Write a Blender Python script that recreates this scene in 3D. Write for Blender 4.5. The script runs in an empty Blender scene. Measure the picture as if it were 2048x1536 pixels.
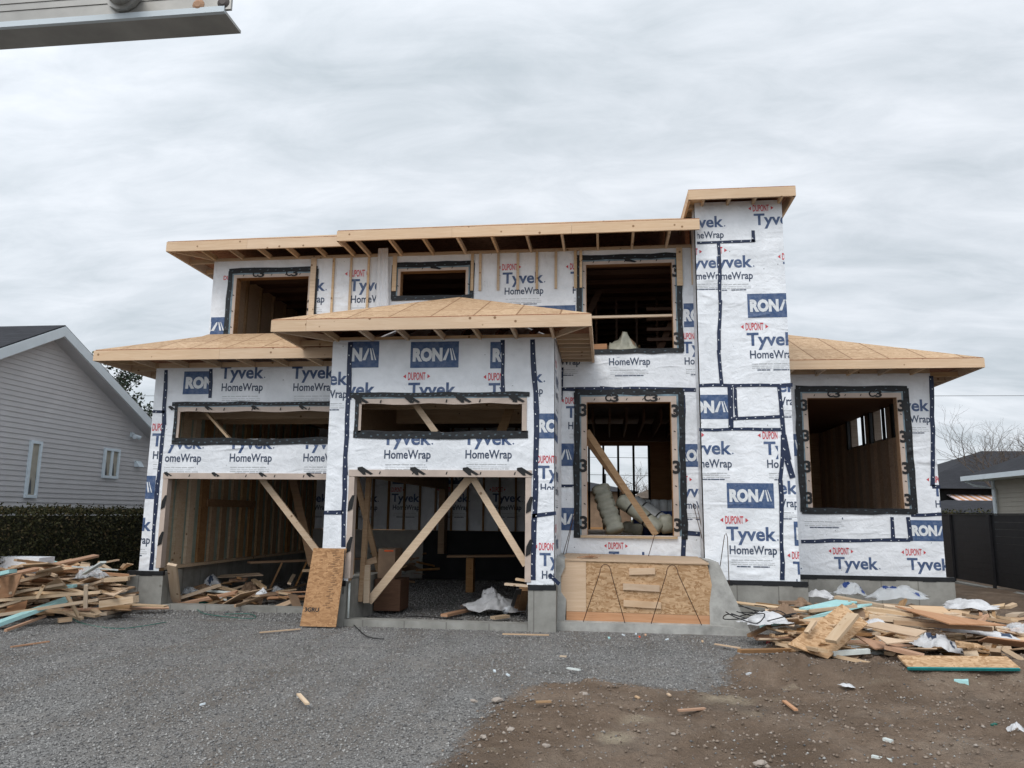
import bpy, bmesh, math, random
import numpy as np
from mathutils import Vector, Matrix, noise as mnoise
from math import sin, cos, pi, radians, sqrt
random.seed(7)
scn = bpy.context.scene
col = scn.collection

# ------------------------------------------------------------------ camera
PITCH, YAW, ROLL = radians(9.6), radians(7.0), radians(0.65)
CAM = Vector((0, 0, 1.6)); F = 1540.0
fw = Vector((-sin(YAW)*cos(PITCH), cos(YAW)*cos(PITCH), sin(PITCH)))
rt0 = Vector((cos(YAW), sin(YAW), 0)); up0 = rt0.cross(fw)
RT = rt0*cos(ROLL)+up0*sin(ROLL); UP = -rt0*sin(ROLL)+up0*cos(ROLL); FW = fw
cd = bpy.data.cameras.new('camera'); cam = bpy.data.objects.new('camera', cd); col.objects.link(cam)
M = Matrix((RT, UP, -FW)).transposed().to_4x4(); M.translation = CAM
cam.matrix_world = M
cd.sensor_width = 36; cd.lens = 36*F/2048; cd.clip_start = 0.05; cd.clip_end = 2000
scn.camera = cam
# ------------------------------------------------------------------ world, overcast sky
SUN_EL, SUN_AZ = radians(50), radians(200)      # azimuth measured from +Y clockwise (sun behind the camera)
w = bpy.data.worlds.new('World'); scn.world = w; w.use_nodes = True
nt = w.node_tree; nt.nodes.clear()
def N(nt, t, **k):
    n = nt.nodes.new(t)
    for a, b in k.items(): setattr(n, a, b)
    return n
def L(nt, a, b): nt.links.new(a, b)
out = N(nt, 'ShaderNodeOutputWorld'); bg = N(nt, 'ShaderNodeBackground')
sky = N(nt, 'ShaderNodeTexSky', sky_type='NISHITA', sun_disc=False)
sky.sun_elevation = SUN_EL; sky.sun_rotation = SUN_AZ
tc = N(nt, 'ShaderNodeTexCoord'); sp = N(nt, 'ShaderNodeSeparateXYZ'); L(nt, tc.outputs['Generated'], sp.inputs[0])
def mth(nt, op, a=None, b=None, c=None, clamp=False):
    n = N(nt, 'ShaderNodeMath', operation=op, use_clamp=clamp)
    for i, v in enumerate((a, b, c)):
        if v is None: continue
        if isinstance(v, (int, float)): n.inputs[i].default_value = v
        else: L(nt, v, n.inputs[i])
    return n.outputs[0]
zc = mth(nt, 'ADD', mth(nt, 'MAXIMUM', sp.outputs[2], 0.0), 0.24)
px = mth(nt, 'DIVIDE', sp.outputs[0], zc); py = mth(nt, 'DIVIDE', sp.outputs[1], zc)
cb = N(nt, 'ShaderNodeCombineXYZ'); L(nt, px, cb.inputs[0]); L(nt, py, cb.inputs[1])
mp = N(nt, 'ShaderNodeMapping'); L(nt, cb.outputs[0], mp.inputs[0])
mp.inputs['Rotation'].default_value = (0, 0, radians(-38)); mp.inputs['Scale'].default_value = (0.85, 2.3, 1)
n1 = N(nt, 'ShaderNodeTexNoise'); n1.inputs['Scale'].default_value = 1.7; n1.inputs['Detail'].default_value = 7; n1.inputs['Roughness'].default_value = .55; n1.inputs['Distortion'].default_value = .5
L(nt, mp.outputs[0], n1.inputs['Vector'])
n2 = N(nt, 'ShaderNodeTexNoise'); n2.inputs['Scale'].default_value = .8; n2.inputs['Detail'].default_value = 3
L(nt, cb.outputs[0], n2.inputs['Vector'])
n3 = N(nt, 'ShaderNodeTexNoise'); n3.inputs['Scale'].default_value = 5.5; n3.inputs['Detail'].default_value = 7; n3.inputs['Roughness'].default_value = .62; n3.inputs['Distortion'].default_value = .5
mp3 = N(nt, 'ShaderNodeMapping'); L(nt, cb.outputs[0], mp3.inputs[0]); mp3.inputs['Rotation'].default_value = (0, 0, radians(-30)); mp3.inputs['Scale'].default_value = (.7, 1.5, 1); L(nt, mp3.outputs[0], n3.inputs['Vector'])
mx = mth(nt, 'ADD', mth(nt, 'MULTIPLY', n1.outputs[0], .42), mth(nt, 'ADD', mth(nt, 'MULTIPLY', n2.outputs[0], .25), mth(nt, 'MULTIPLY', n3.outputs[0], .33)))
cr = N(nt, 'ShaderNodeValToRGB'); L(nt, mx, cr.inputs[0])
e = cr.color_ramp.elements
e[0].position = .365; e[0].color = (.50, .555, .60, 1)
e[1].position = .625; e[1].color = (.80, .835, .885, 1)
k = e.new(.50); k.color = (.655, .70, .75, 1)
# real overcast cloud is brighter overhead and round the hidden sun
sd = Vector((sin(SUN_AZ)*cos(SUN_EL), cos(SUN_AZ)*cos(SUN_EL), sin(SUN_EL)))
dp = N(nt, 'ShaderNodeVectorMath', operation='DOT_PRODUCT'); L(nt, tc.outputs['Generated'], dp.inputs[0]); dp.inputs[1].default_value = sd
glow = mth(nt, 'ADD', 1.0, mth(nt, 'MULTIPLY', mth(nt, 'POWER', mth(nt, 'MAXIMUM', mth(nt, 'ADD', mth(nt, 'MULTIPLY', dp.outputs['Value'], .5), .5), 0.0), 2.5), 1.15))
vm = N(nt, 'ShaderNodeVectorMath', operation='SCALE'); L(nt, cr.outputs[0], vm.inputs[0]); L(nt, glow, vm.inputs['Scale'])
vs = N(nt, 'ShaderNodeVectorMath', operation='SCALE'); L(nt, vm.outputs[0], vs.inputs[0]); vs.inputs['Scale'].default_value = 9.0
mxs = N(nt, 'ShaderNodeMix', data_type='RGBA'); mxs.inputs[0].default_value = .94
L(nt, sky.outputs[0], mxs.inputs[6]); L(nt, vs.outputs[0], mxs.inputs[7])
L(nt, mxs.outputs[2], bg.inputs[0]); bg.inputs[1].default_value = .11; L(nt, bg.outputs[0], out.inputs[0])
# ------------------------------------------------------------------ sun (veiled)
sl = bpy.data.lights.new('sun', 'SUN'); sl.energy = 1.35; sl.angle = radians(25); sl.color = (1, .96, .9)
so = bpy.data.objects.new('sun', sl); col.objects.link(so)
so.rotation_euler = (-sd).to_track_quat('-Z', 'Y').to_euler(); so.location = (0, -20, 30)
scn.view_settings.view_transform = 'Standard'; scn.view_settings.look = 'None'
scn.view_settings.exposure = 0.12; scn.view_settings.gamma = 1; scn.view_settings.use_curve_mapping = False
scn.render.engine = 'CYCLES'
scn.cycles.max_bounces = 8; scn.cycles.diffuse_bounces = 5

# ------------------------------------------------------------------ pixel -> world helpers
def ray(x, y): return RT*((x-1024)/F)-UP*((y-768)/F)+FW
def onY(x, y, Y): d = ray(x, y); return CAM+d*(Y/d.y)
def onX(x, y, X): d = ray(x, y); return CAM+d*(X/d.x)
def onZ(x, y, Z=0.0): d = ray(x, y); return CAM+d*((Z-1.6)/d.z)

# ------------------------------------------------------------------ materials
def newmat(name):
    m = bpy.data.materials.new(name); m.use_nodes = True
    nt = m.node_tree; b = nt.nodes['Principled BSDF']
    return m, nt, b
def coords(nt, kind='Object', scale=(1, 1, 1), rot=(0, 0, 0)):
    t = N(nt, 'ShaderNodeTexCoord'); mp = N(nt, 'ShaderNodeMapping')
    L(nt, t.outputs[kind], mp.inputs[0]); mp.inputs['Scale'].default_value = scale; mp.inputs['Rotation'].default_value = rot
    return mp.outputs[0]
def noise(nt, v, scale, detail=4, rough=.5, dist=0, typ=None):
    n = N(nt, 'ShaderNodeTexNoise'); L(nt, v, n.inputs['Vector'])
    if typ: n.noise_type = typ
    n.inputs['Scale'].default_value = scale; n.inputs['Detail'].default_value = detail; n.inputs['Roughness'].default_value = rough; n.inputs['Distortion'].default_value = dist
    return n.outputs[0]
def ramp(nt, f, *stops):
    r = N(nt, 'ShaderNodeValToRGB'); L(nt, f, r.inputs[0]); e = r.color_ramp.elements
    while len(e) < len(stops): e.new(.5)
    for i, (p, c) in enumerate(stops):
        e[i].position = p; e[i].color = (c, c, c, 1) if isinstance(c, (int, float)) else (*c, 1)
    return r.outputs[0]
def mix(nt, f, a, b, mode='MIX'):
    n = N(nt, 'ShaderNodeMix', data_type='RGBA', blend_type=mode)
    for i, v in ((0, f), (6, a), (7, b)):
        if isinstance(v, (int, float)): n.inputs[i].default_value = v
        elif isinstance(v, tuple): n.inputs[i].default_value = (*v, 1)
        else: L(nt, v, n.inputs[i])
    return n.outputs[2]
def bump(nt, b, h, strength=.5, dist=.01):
    n = N(nt, 'ShaderNodeBump'); n.inputs['Strength'].default_value = strength; n.inputs['Distance'].default_value = dist
    L(nt, h, n.inputs['Height']); L(nt, n.outputs[0], b.inputs['Normal'])
def setc(nt, b, c, rough=.6, spec=.3):
    if isinstance(c, tuple): b.inputs['Base Color'].default_value = (*c, 1)
    else: L(nt, c, b.inputs['Base Color'])
    b.inputs['Roughness'].default_value = rough; b.inputs['Specular IOR Level'].default_value = spec

def wrap_bump(nt, b, amt=1.0):
    # creases of a loose plastic house wrap, in world space so the printing creases with it
    g = N(nt, 'ShaderNodeNewGeometry'); P = g.outputs['Position']
    def mp(s, r=(0, 0, 0)):
        m = N(nt, 'ShaderNodeMapping'); L(nt, P, m.inputs[0]); m.inputs['Scale'].default_value = s; m.inputs['Rotation'].default_value = r; return m.outputs[0]
    a = noise(nt, mp((1.0, 1.0, 3.4), (0, radians(16), 0)), 1.5, 5, .5, 1.1, 'RIDGED_MULTIFRACTAL')
    c = noise(nt, mp((3.2, 1.0, .9), (0, radians(-28), 0)), 1.9, 4, .5, .8, 'RIDGED_MULTIFRACTAL')
    d = noise(nt, mp((1, 1, 1)), 9, 5, .6, .6)
    m = noise(nt, mp((.5, .5, .8)), 1.3, 2)
    mk = ramp(nt, m, (.38, .12), (.62, 1.0))
    mk2 = ramp(nt, m, (.35, 1.0), (.6, .1))
    h = mth(nt, 'ADD', mth(nt, 'MULTIPLY', mth(nt, 'MULTIPLY', a, .5), mk), mth(nt, 'ADD', mth(nt, 'MULTIPLY', mth(nt, 'MULTIPLY', c, .4), mk2), mth(nt, 'MULTIPLY', d, .35)))
    bump(nt, b, h, .8*amt, .065)
    return mk
def mat_wrap():
    m, nt, b = newmat('house_wrap')
    mk = wrap_bump(nt, b)
    g = N(nt, 'ShaderNodeNewGeometry')
    st = noise(nt, g.outputs['Position'], 2.2, 6, .6)
    c = ramp(nt, st, (.33, (.64, .66, .69)), (.60, (.77, .79, .825)))
    # staples: tiny dark specks
    v = N(nt, 'ShaderNodeTexVoronoi'); L(nt, g.outputs['Position'], v.inputs['Vector']); v.inputs['Scale'].default_value = 4.5
    s = ramp(nt, v.outputs['Distance'], (.03, 1.0), (.045, 0.0))
    c = mix(nt, s, c, (.2, .2, .21))
    setc(nt, b, c, .62, .25); return m
def mat_print(name, c, amt=1.0, fade=.16):
    m, nt, b = newmat(name); wrap_bump(nt, b, amt)
    g = N(nt, 'ShaderNodeNewGeometry'); st = noise(nt, g.outputs['Position'], 14, 5, .7)
    cc = mix(nt, ramp(nt, st, (.35, fade), (.6, 0.0)), c, (.42, .44, .47))
    setc(nt, b, cc, .45, .35); return m
def mat_wood(name, c1, c2, knots=True, vary=.25):
    m, nt, b = newmat(name)
    t = N(nt, 'ShaderNodeTexCoord'); oi = N(nt, 'ShaderNodeObjectInfo')
    ad = N(nt, 'ShaderNodeVectorMath', operation='ADD'); L(nt, t.outputs['Object'], ad.inputs[0])
    sc = N(nt, 'ShaderNodeVectorMath', operation='SCALE'); sc.inputs[0].default_value = (17, 31, 23); L(nt, oi.outputs['Random'], sc.inputs['Scale']); L(nt, sc.outputs[0], ad.inputs[1])
    mp = N(nt, 'ShaderNodeMapping'); L(nt, ad.outputs[0], mp.inputs[0]); mp.inputs['Scale'].default_value = (1, 6, 14)
    gr = noise(nt, mp.outputs[0], 1.6, 6, .6, 1.4)
    bl = noise(nt, ad.outputs[0], 1.1, 2)
    c = mix(nt, ramp(nt, gr, (.35, 0.0), (.65, 1.0)), c1, c2)
    c = mix(nt, ramp(nt, bl, (.4, 0.0), (.7, .35)), c, tuple(x*.72 for x in c1))
    if knots:
        v = N(nt, 'ShaderNodeTexVoronoi'); L(nt, ad.outputs[0], v.inputs['Vector']); v.inputs['Scale'].default_value = 5.5; v.inputs['Randomness'].default_value = 1
        c = mix(nt, ramp(nt, v.outputs['Distance'], (.09, .85), (.13, 0.0)), c, (.16, .08, .035))
    hsv = N(nt, 'ShaderNodeHueSaturation'); L(nt, c, hsv.inputs['Color'])
    L(nt, mth(nt, 'ADD', 1-vary*.5, mth(nt, 'MULTIPLY', oi.outputs['Random'], vary)), hsv.inputs['Value'])
    L(nt, mth(nt, 'ADD', 1.0-vary*.35, mth(nt, 'MULTIPLY', mth(nt, 'FRACT', mth(nt, 'MULTIPLY', oi.outputs['Random'], 7.3)), vary*.9)), hsv.inputs['Saturation'])
    setc(nt, b, hsv.outputs[0], .7, .2)
    bump(nt, b, gr, .3, .004); return m
def mat_osb(name, c1=(.40, .25, .135), c2=(.29, .165, .08), seams=None, fade=(.50, .335, .20)):
    m, nt, b = newmat(name)
    v0 = coords(nt)
    v = N(nt, 'ShaderNodeTexVoronoi'); v.distance = 'MANHATTAN'; nz = noise(nt, v0, 6, 3)
    mp = N(nt, 'ShaderNodeMapping'); L(nt, v0, mp.inputs[0]); mp.inputs['Scale'].default_value = (20, 46, 46)
    ad = N(nt, 'ShaderNodeVectorMath', operation='ADD'); L(nt, mp.outputs[0], ad.inputs[0])
    cbx = N(nt, 'ShaderNodeTexNoise'); L(nt, v0, cbx.inputs['Vector']); cbx.inputs['Scale'].default_value = 5
    sc = N(nt, 'ShaderNodeVectorMath', operation='SCALE'); L(nt, cbx.outputs['Color'], sc.inputs[0]); sc.inputs['Scale'].default_value = 6
    L(nt, sc.outputs[0], ad.inputs[1]); L(nt, ad.outputs[0], v.inputs['Vector']); v.inputs['Scale'].default_value = 1
    sp = N(nt, 'ShaderNodeSeparateColor'); L(nt, v.outputs['Color'], sp.inputs[0])
    c = ramp(nt, sp.outputs[0], (0.0, c2), (.22, tuple((x+y)/2 for x, y in zip(c1, c2))), (.35, c1), (.8, fade), (1.0, tuple(min(1, x*1.12) for x in fade)))
    big = noise(nt, v0, .9, 3); c = mix(nt, ramp(nt, big, (.4, 0.0), (.7, .4)), c, c1)
    if seams is not None:
        # seams = (axis mapping rotation) : panel joints 2.44 x 1.22
        br = N(nt, 'ShaderNodeTexBrick'); g = N(nt, 'ShaderNodeNewGeometry')
        m2 = N(nt, 'ShaderNodeMapping'); L(nt, g.outputs['Position'], m2.inputs[0]); m2.inputs['Rotation'].default_value = (0, 0, seams)
        L(nt, m2.outputs[0], br.inputs['Vector']); br.inputs['Scale'].default_value = 1
        br.inputs['Mortar Size'].default_value = .014; br.inputs['Mortar Smooth'].default_value = 0.2; br.offset = 0; br.inputs['Brick Width'].default_value = .61; br.inputs['Row Height'].default_value = 1.22
        br.inputs['Color1'].default_value = (1, 1, 1, 1); br.inputs['Color2'].default_value = (.84, .82, .80, 1); br.inputs['Mortar'].default_value = (.46, .38, .32, 1)
        c = mix(nt, 1.0, c, br.outputs['Color'], 'MULTIPLY')
    setc(nt, b, c, .75, .2); bump(nt, b, sp.outputs[1], .35, .003); return m
def mat_simple(name, c, rough=.6, ns=6, var=.2, bs=.2, bd=.004, spec=.3, metal=0):
    m, nt, b = newmat(name); v = coords(nt); n_ = noise(nt, v, ns, 6, .6)
    cc = ramp(nt, n_, (.3, tuple(x*(1-var) for x in c)), (.7, tuple(min(1, x*(1+var)) for x in c)))
    setc(nt, b, cc, rough, spec); bump(nt, b, n_, bs, bd); b.inputs['Metallic'].default_value = metal; return m
def mat_concrete():
    m, nt, b = newmat('concrete'); v = coords(nt)
    a = noise(nt, v, 2.2, 7, .62); d = noise(nt, v, 45, 3)
    c = ramp(nt, a, (.3, (.17, .165, .15)), (.5, (.25, .245, .225)), (.7, (.33, .325, .30)))
    # form-panel joints every 0.6 m
    g = N(nt, 'ShaderNodeNewGeometry'); sp = N(nt, 'ShaderNodeSeparateXYZ'); L(nt, g.outputs['Position'], sp.inputs[0])
    fr = mth(nt, 'FRACT', mth(nt, 'MULTIPLY', mth(nt, 'ADD', sp.outputs[0], sp.outputs[1]), 1.64))
    j = ramp(nt, mth(nt, 'ABSOLUTE', mth(nt, 'SUBTRACT', fr, .5)), (.006, .65), (.02, 0.0))
    c = mix(nt, j, c, (.1, .095, .085))
    vo = N(nt, 'ShaderNodeTexVoronoi'); L(nt, v, vo.inputs['Vector']); vo.inputs['Scale'].default_value = 3.1
    c = mix(nt, ramp(nt, vo.outputs['Distance'], (.05, .6), (.1, 0.0)), c, (.09, .07, .055))
    setc(nt, b, c, .85, .2); bump(nt, b, mth(nt, 'ADD', a, mth(nt, 'MULTIPLY', d, .3)), .4, .01); return m
def mat_ground():
    m, nt, b = newmat('gravel_and_dirt'); v = coords(nt)
    at = N(nt, 'ShaderNodeAttribute'); at.attribute_name = 'dirt'
    # gravel
    vo = N(nt, 'ShaderNodeTexVoronoi'); L(nt, v, vo.inputs['Vector']); vo.inputs['Scale'].default_value = 75
    sp = N(nt, 'ShaderNodeSeparateColor'); L(nt, vo.outputs['Color'], sp.inputs[0])
    gc = ramp(nt, sp.outputs[0], (0, (.118, .115, .111)), (.5, (.212, .208, .201)), (1, (.32, .314, .305)))
    big = noise(nt, v, .45, 5, .6)
    gc = mix(nt, ramp(nt, big, (.42, 0.0), (.68, .6)), gc, (.175, .148, .124))
    mt_ = N(nt, 'ShaderNodeMapping'); L(nt, v, mt_.inputs[0]); mt_.inputs['Scale'].default_value = (1.1, .16, 1); mt_.inputs['Rotation'].default_value = (0, 0, radians(12))
    trk = noise(nt, mt_.outputs[0], 1.6, 4, .55)
    gc = mix(nt, ramp(nt, trk, (.50, 0.0), (.62, .55)), gc, (.155, .130, .108))
    gc = mix(nt, ramp(nt, trk, (.36, .3), (.45, 0.0)), gc, (.29, .27, .245))
    spk = noise(nt, v, 1.7, 6, .65)
    gc = mix(nt, ramp(nt, spk, (.66, 0.0), (.74, .55)), gc, (.24, .16, .095))
    # dirt
    dn = noise(nt, v, 1.3, 8, .65, .5); dn2 = noise(nt, v, 16, 8, .7)
    dc = ramp(nt, dn, (.30, (.160, .112, .078)), (.5, (.245, .180, .132)), (.7, (.33, .26, .20)))
    dc = mix(nt, ramp(nt, dn2, (.3, .4), (.55, 0.0)), dc, (.13, .092, .066))
    dc = mix(nt, ramp(nt, noise(nt, v, .55, 5, .6, .8), (.38, .55), (.55, 0.0)), dc, (.125, .088, .062))
    saw = noise(nt, v, .75, 7, .7)
    dc = mix(nt, ramp(nt, saw, (.60, 0.0), (.70, .55)), dc, (.36, .30, .215))
    f = mth(nt, 'ADD', at.outputs['Fac'], mth(nt, 'MULTIPLY', mth(nt, 'SUBTRACT', noise(nt, v, 2.6, 8, .75), .5), 1.5))
    f = ramp(nt, f, (.36, 0.0), (.66, 1.0))
    c = mix(nt, f, gc, dc)
    gr = N(nt, 'ShaderNodeAttribute'); gr.attribute_name = 'grass'
    c = mix(nt, gr.outputs['Fac'], c, (.06, .07, .028))
    c = mix(nt, ramp(nt, noise(nt, v, .8, 5, .65, .4), (.54, 0.0), (.68, .5)), c, (.085, .078, .07))
    sa = N(nt, 'ShaderNodeAttribute'); sa.attribute_name = 'sawdust'
    sf = mth(nt, 'MULTIPLY', sa.outputs['Fac'], mth(nt, 'MULTIPLY', noise(nt, v, 17, 8, .85, 1.0), 1.9), None, True)
    c = mix(nt, ramp(nt, sf, (.30, 0.0), (.95, .75)), c, (.48, .41, .30))
    setc(nt, b, c, .92, .15)
    hb = mth(nt, 'ADD', mth(nt, 'MULTIPLY', mth(nt, 'SUBTRACT', 1.0, vo.outputs['Distance']), .55), mth(nt, 'MULTIPLY', dn2, mth(nt, 'ADD', 1.2, mth(nt, 'MULTIPLY', f, 1.8))))
    bump(nt, b, hb, 1.0, .025); return m
def mat_island(name, stops, rough=.85, spec=.2, bs=None):
    m, nt, b = newmat(name); g = N(nt, 'ShaderNodeNewGeometry')
    c = ramp(nt, g.outputs['Random Per Island'], *stops)
    setc(nt, b, c, rough, spec); return m
def mat_shingle(name, c):
    m, nt, b = newmat(name); br = N(nt, 'ShaderNodeTexBrick'); v = coords(nt, 'Object')
    L(nt, v, br.inputs['Vector']); br.inputs['Scale'].default_value = 1; br.inputs['Brick Width'].default_value = .32; br.inputs['Row Height'].default_value = .14; br.inputs['Mortar Size'].default_value = .008
    br.inputs['Color1'].default_value = (*c, 1); br.inputs['Color2'].default_value = (*[x*1.35 for x in c], 1); br.inputs['Mortar'].default_value = (*[x*.5 for x in c], 1)
    n_ = noise(nt, v, 3, 5, .7); cc = mix(nt, ramp(nt, n_, (.35, .5), (.65, 0.0)), br.outputs['Color'], tuple(x*.8 for x in c))
    setc(nt, b, cc, .9, .15); bump(nt, b, br.outputs['Fac'], -.3, .01); return m
def mat_plastic(name, c, alpha=.5):
    m, nt, b = newmat(name); v = coords(nt); n_ = noise(nt, v, 7, 6, .6, 1.0)
    setc(nt, b, c, .3, .5); bump(nt, b, n_, .6, .02)
    b.inputs['Alpha'].default_value = alpha; return m

MT = {}
MT['wrap'] = mat_wrap()
MT['navy'] = mat_print('dark_navy_print', (.022, .04, .085))
MT['blue'] = mat_print('blue_print', (.038, .075, .175))
MT['box'] = mat_print('blue_box_print', (.034, .074, .175))
MT['red'] = mat_print('red_print', (.52, .035, .05))
MT['pwhite'] = mat_print('white_print', (.66, .68, .70))
MT['fine'] = mat_print('grey_fine_print', (.44, .455, .47))
MT['tape'] = mat_print('navy_seam_tape', (.010, .019, .052), .5, 0.0)
MT['tapedot'] = mat_simple('tape_white_mark', (.6, .63, .66), .5)
MT['btape'] = mat_print('black_flashing_tape', (.006, .007, .009), .6, 0.0)
MT['bmark'] = mat_simple('tape_grey_mark', (.07, .10, .12), .4)
MT['bfilm'] = mat_simple('blue_grey_film', (.13, .19, .225), .3, 5, .5, .6, .02, .5)
MT['tan'] = mat_simple('tan_membrane', (.46, .375, .32), .6, 3, .14, .5, .015)
MT['black'] = mat_simple('black_marking', (.012, .012, .013), .5)
MT['pine'] = mat_wood('fascia_pine', (.64, .475, .33), (.56, .395, .26), True, .12)
MT['lumber'] = mat_wood('spruce_lumber', (.60, .465, .33), (.50, .36, .235), True, .35)
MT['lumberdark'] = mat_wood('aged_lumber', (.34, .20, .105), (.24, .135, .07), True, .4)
MT['stud'] = mat_wood('stud_lumber', (.40, .27, .165), (.30, .19, .11), False, .3)
MT['shadewood'] = mat_wood('shade_darkened_reddish_wood', (.13, .075, .05), (.09, .05, .034), False, .3)  # lumber darkened in its base colour to put in the interior shade
MT['oldboard'] = mat_wood('grey_brown_lining_board', (.48, .385, .31), (.32, .25, .20), False, .5)
MT['osbroof'] = mat_osb('roof_sheathing', (.46, .31, .185), (.33, .20, .11), 1e-4, (.54, .385, .25))
MT['osb'] = mat_osb('oriented_strand_board')
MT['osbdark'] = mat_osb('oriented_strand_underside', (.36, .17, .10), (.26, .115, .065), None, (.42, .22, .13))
MT['ply'] = mat_wood('plywood', (.58, .43, .30), (.49, .34, .22), False, .2)
MT['redply'] = mat_wood('reddish_board', (.50, .30, .19), (.42, .235, .14), False, .25)
MT['foam'] = mat_simple('pale_blue_foam_board', (.36, .60, .60), .7, 5, .1)
MT['greenfoam'] = mat_simple('sage_green_sheathing', (.27, .32, .27), .8, 3, .25)
MT['whitefoam'] = mat_simple('white_foam', (.58, .62, .60), .6, 8, .12)
MT['concrete'] = mat_concrete()
MT['tar'] = mat_simple('black_sill_membrane', (.012, .013, .015), .5, 8, .3, .5, .02)
MT['ground'] = mat_ground()
MT['stone'] = mat_island('crushed_stone', ((0, (.095, .092, .093)), (.35, (.176, .172, .167)), (.8, (.255, .250, .242)), (1, (.37, .36, .345))))
MT['dirtstone'] = mat_island('dirt_clod', ((0, (.14, .105, .08)), (.5, (.22, .172, .134)), (.88, (.28, .23, .19)), (1, (.34, .30, .265))))
MT['siding'] = mat_simple('grey_vinyl_siding', (.47, .465, .475), .55, 2, .06)
MT['siding2'] = mat_simple('beige_vinyl_siding', (.33, .305, .26), .55, 2, .06)
MT['shgl'] = mat_shingle('charcoal_shingle', (.030, .031, .036))
MT['shgl2'] = mat_shingle('brown_shingle', (.095, .075, .06))
MT['white'] = mat_simple('white_aluminium', (.58, .64, .68), .4, 4, .05)
MT['frame'] = mat_simple('white_window_frame', (.60, .68, .74), .4, 4, .04)
MT['curtain'] = mat_simple('cream_curtain', (.34, .32, .27), .8, 5, .15)
MT['dark'] = mat_simple('dark_interior', (.015, .014, .014), .8)
MT['fence'] = mat_simple('black_fence_slat', (.010, .010, .012), .55, 6, .3)
MT['rebar'] = mat_simple('rusty_rebar', (.065, .035, .025), .8, 30, .4)
MT['cable'] = mat_simple('black_rubber', (.012, .012, .013), .5)
MT['teal'] = mat_simple('green_strapping', (.02, .13, .10), .4)
MT['teale'] = mat_simple('teal_painted_edge', (.01, .17, .17), .5)
MT['alu'] = mat_simple('weathered_aluminium', (.32, .31, .29), .42, 9, .3, .2, .003, .5, .45)
MT['aludark'] = mat_simple('dirty_aluminium', (.075, .062, .056), .55, 9, .3, .2, .003, .4, .3)
MT['bark'] = mat_simple('tree_bark', (.085, .065, .052), .9, 10, .35, .6, .01)
MT['leaf'] = mat_island('hedge_leaf', ((0, (.014, .016, .007)), (.5, (.034, .036, .013)), (.85, (.062, .054, .022)), (1, (.10, .07, .038))), .7)
MT['needle'] = mat_island('evergreen_needle', ((0, (.008, .016, .010)), (.6, (.02, .035, .02)), (1, (.045, .06, .035))), .7)
MT['plastic'] = mat_plastic('clear_plastic_sheet', (.66, .69, .72), .48)
MT['dirtywrap'] = mat_simple('dirty_loose_wrap', (.52, .52, .53), .55, 5, .2, .8, .03)
MT['card'] = mat_simple('brown_cardboard', (.22, .145, .095), .8, 4, .2)
MT['pinkins'] = mat_simple('insulation_bag', (.30, .295, .235), .45, 5, .25, .7, .02, .5)
MT['bagblue'] = mat_simple('printed_blue_film', (.02, .045, .16), .35, 4, .15, .5, .02, .5)
MT['bagwhite'] = mat_simple('translucent_white_film', (.40, .42, .43), .35, 4, .2, .7, .02, .5)
MT['orange'] = mat_simple('orange_plastic', (.75, .10, .02), .4)
MT['redp'] = mat_simple('red_plastic', (.55, .03, .03), .4)
MT['wire'] = mat_simple('steel_cable', (.06, .06, .065), .5)
MT['blackboard'] = mat_simple('black_foundation_board', (.018, .018, .019), .8, 3, .3)
MT['whitewall'] = mat_simple('bare_cement_wall', (.36, .34, .31), .8, 3, .2)
MT['glass'] = mat_simple('dark_window_glass', (.05, .06, .07), .1, 2, .1, 0, 0, .6)
MT['awn'] = mat_simple('white_awning', (.6, .5, .5), .7)

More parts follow.
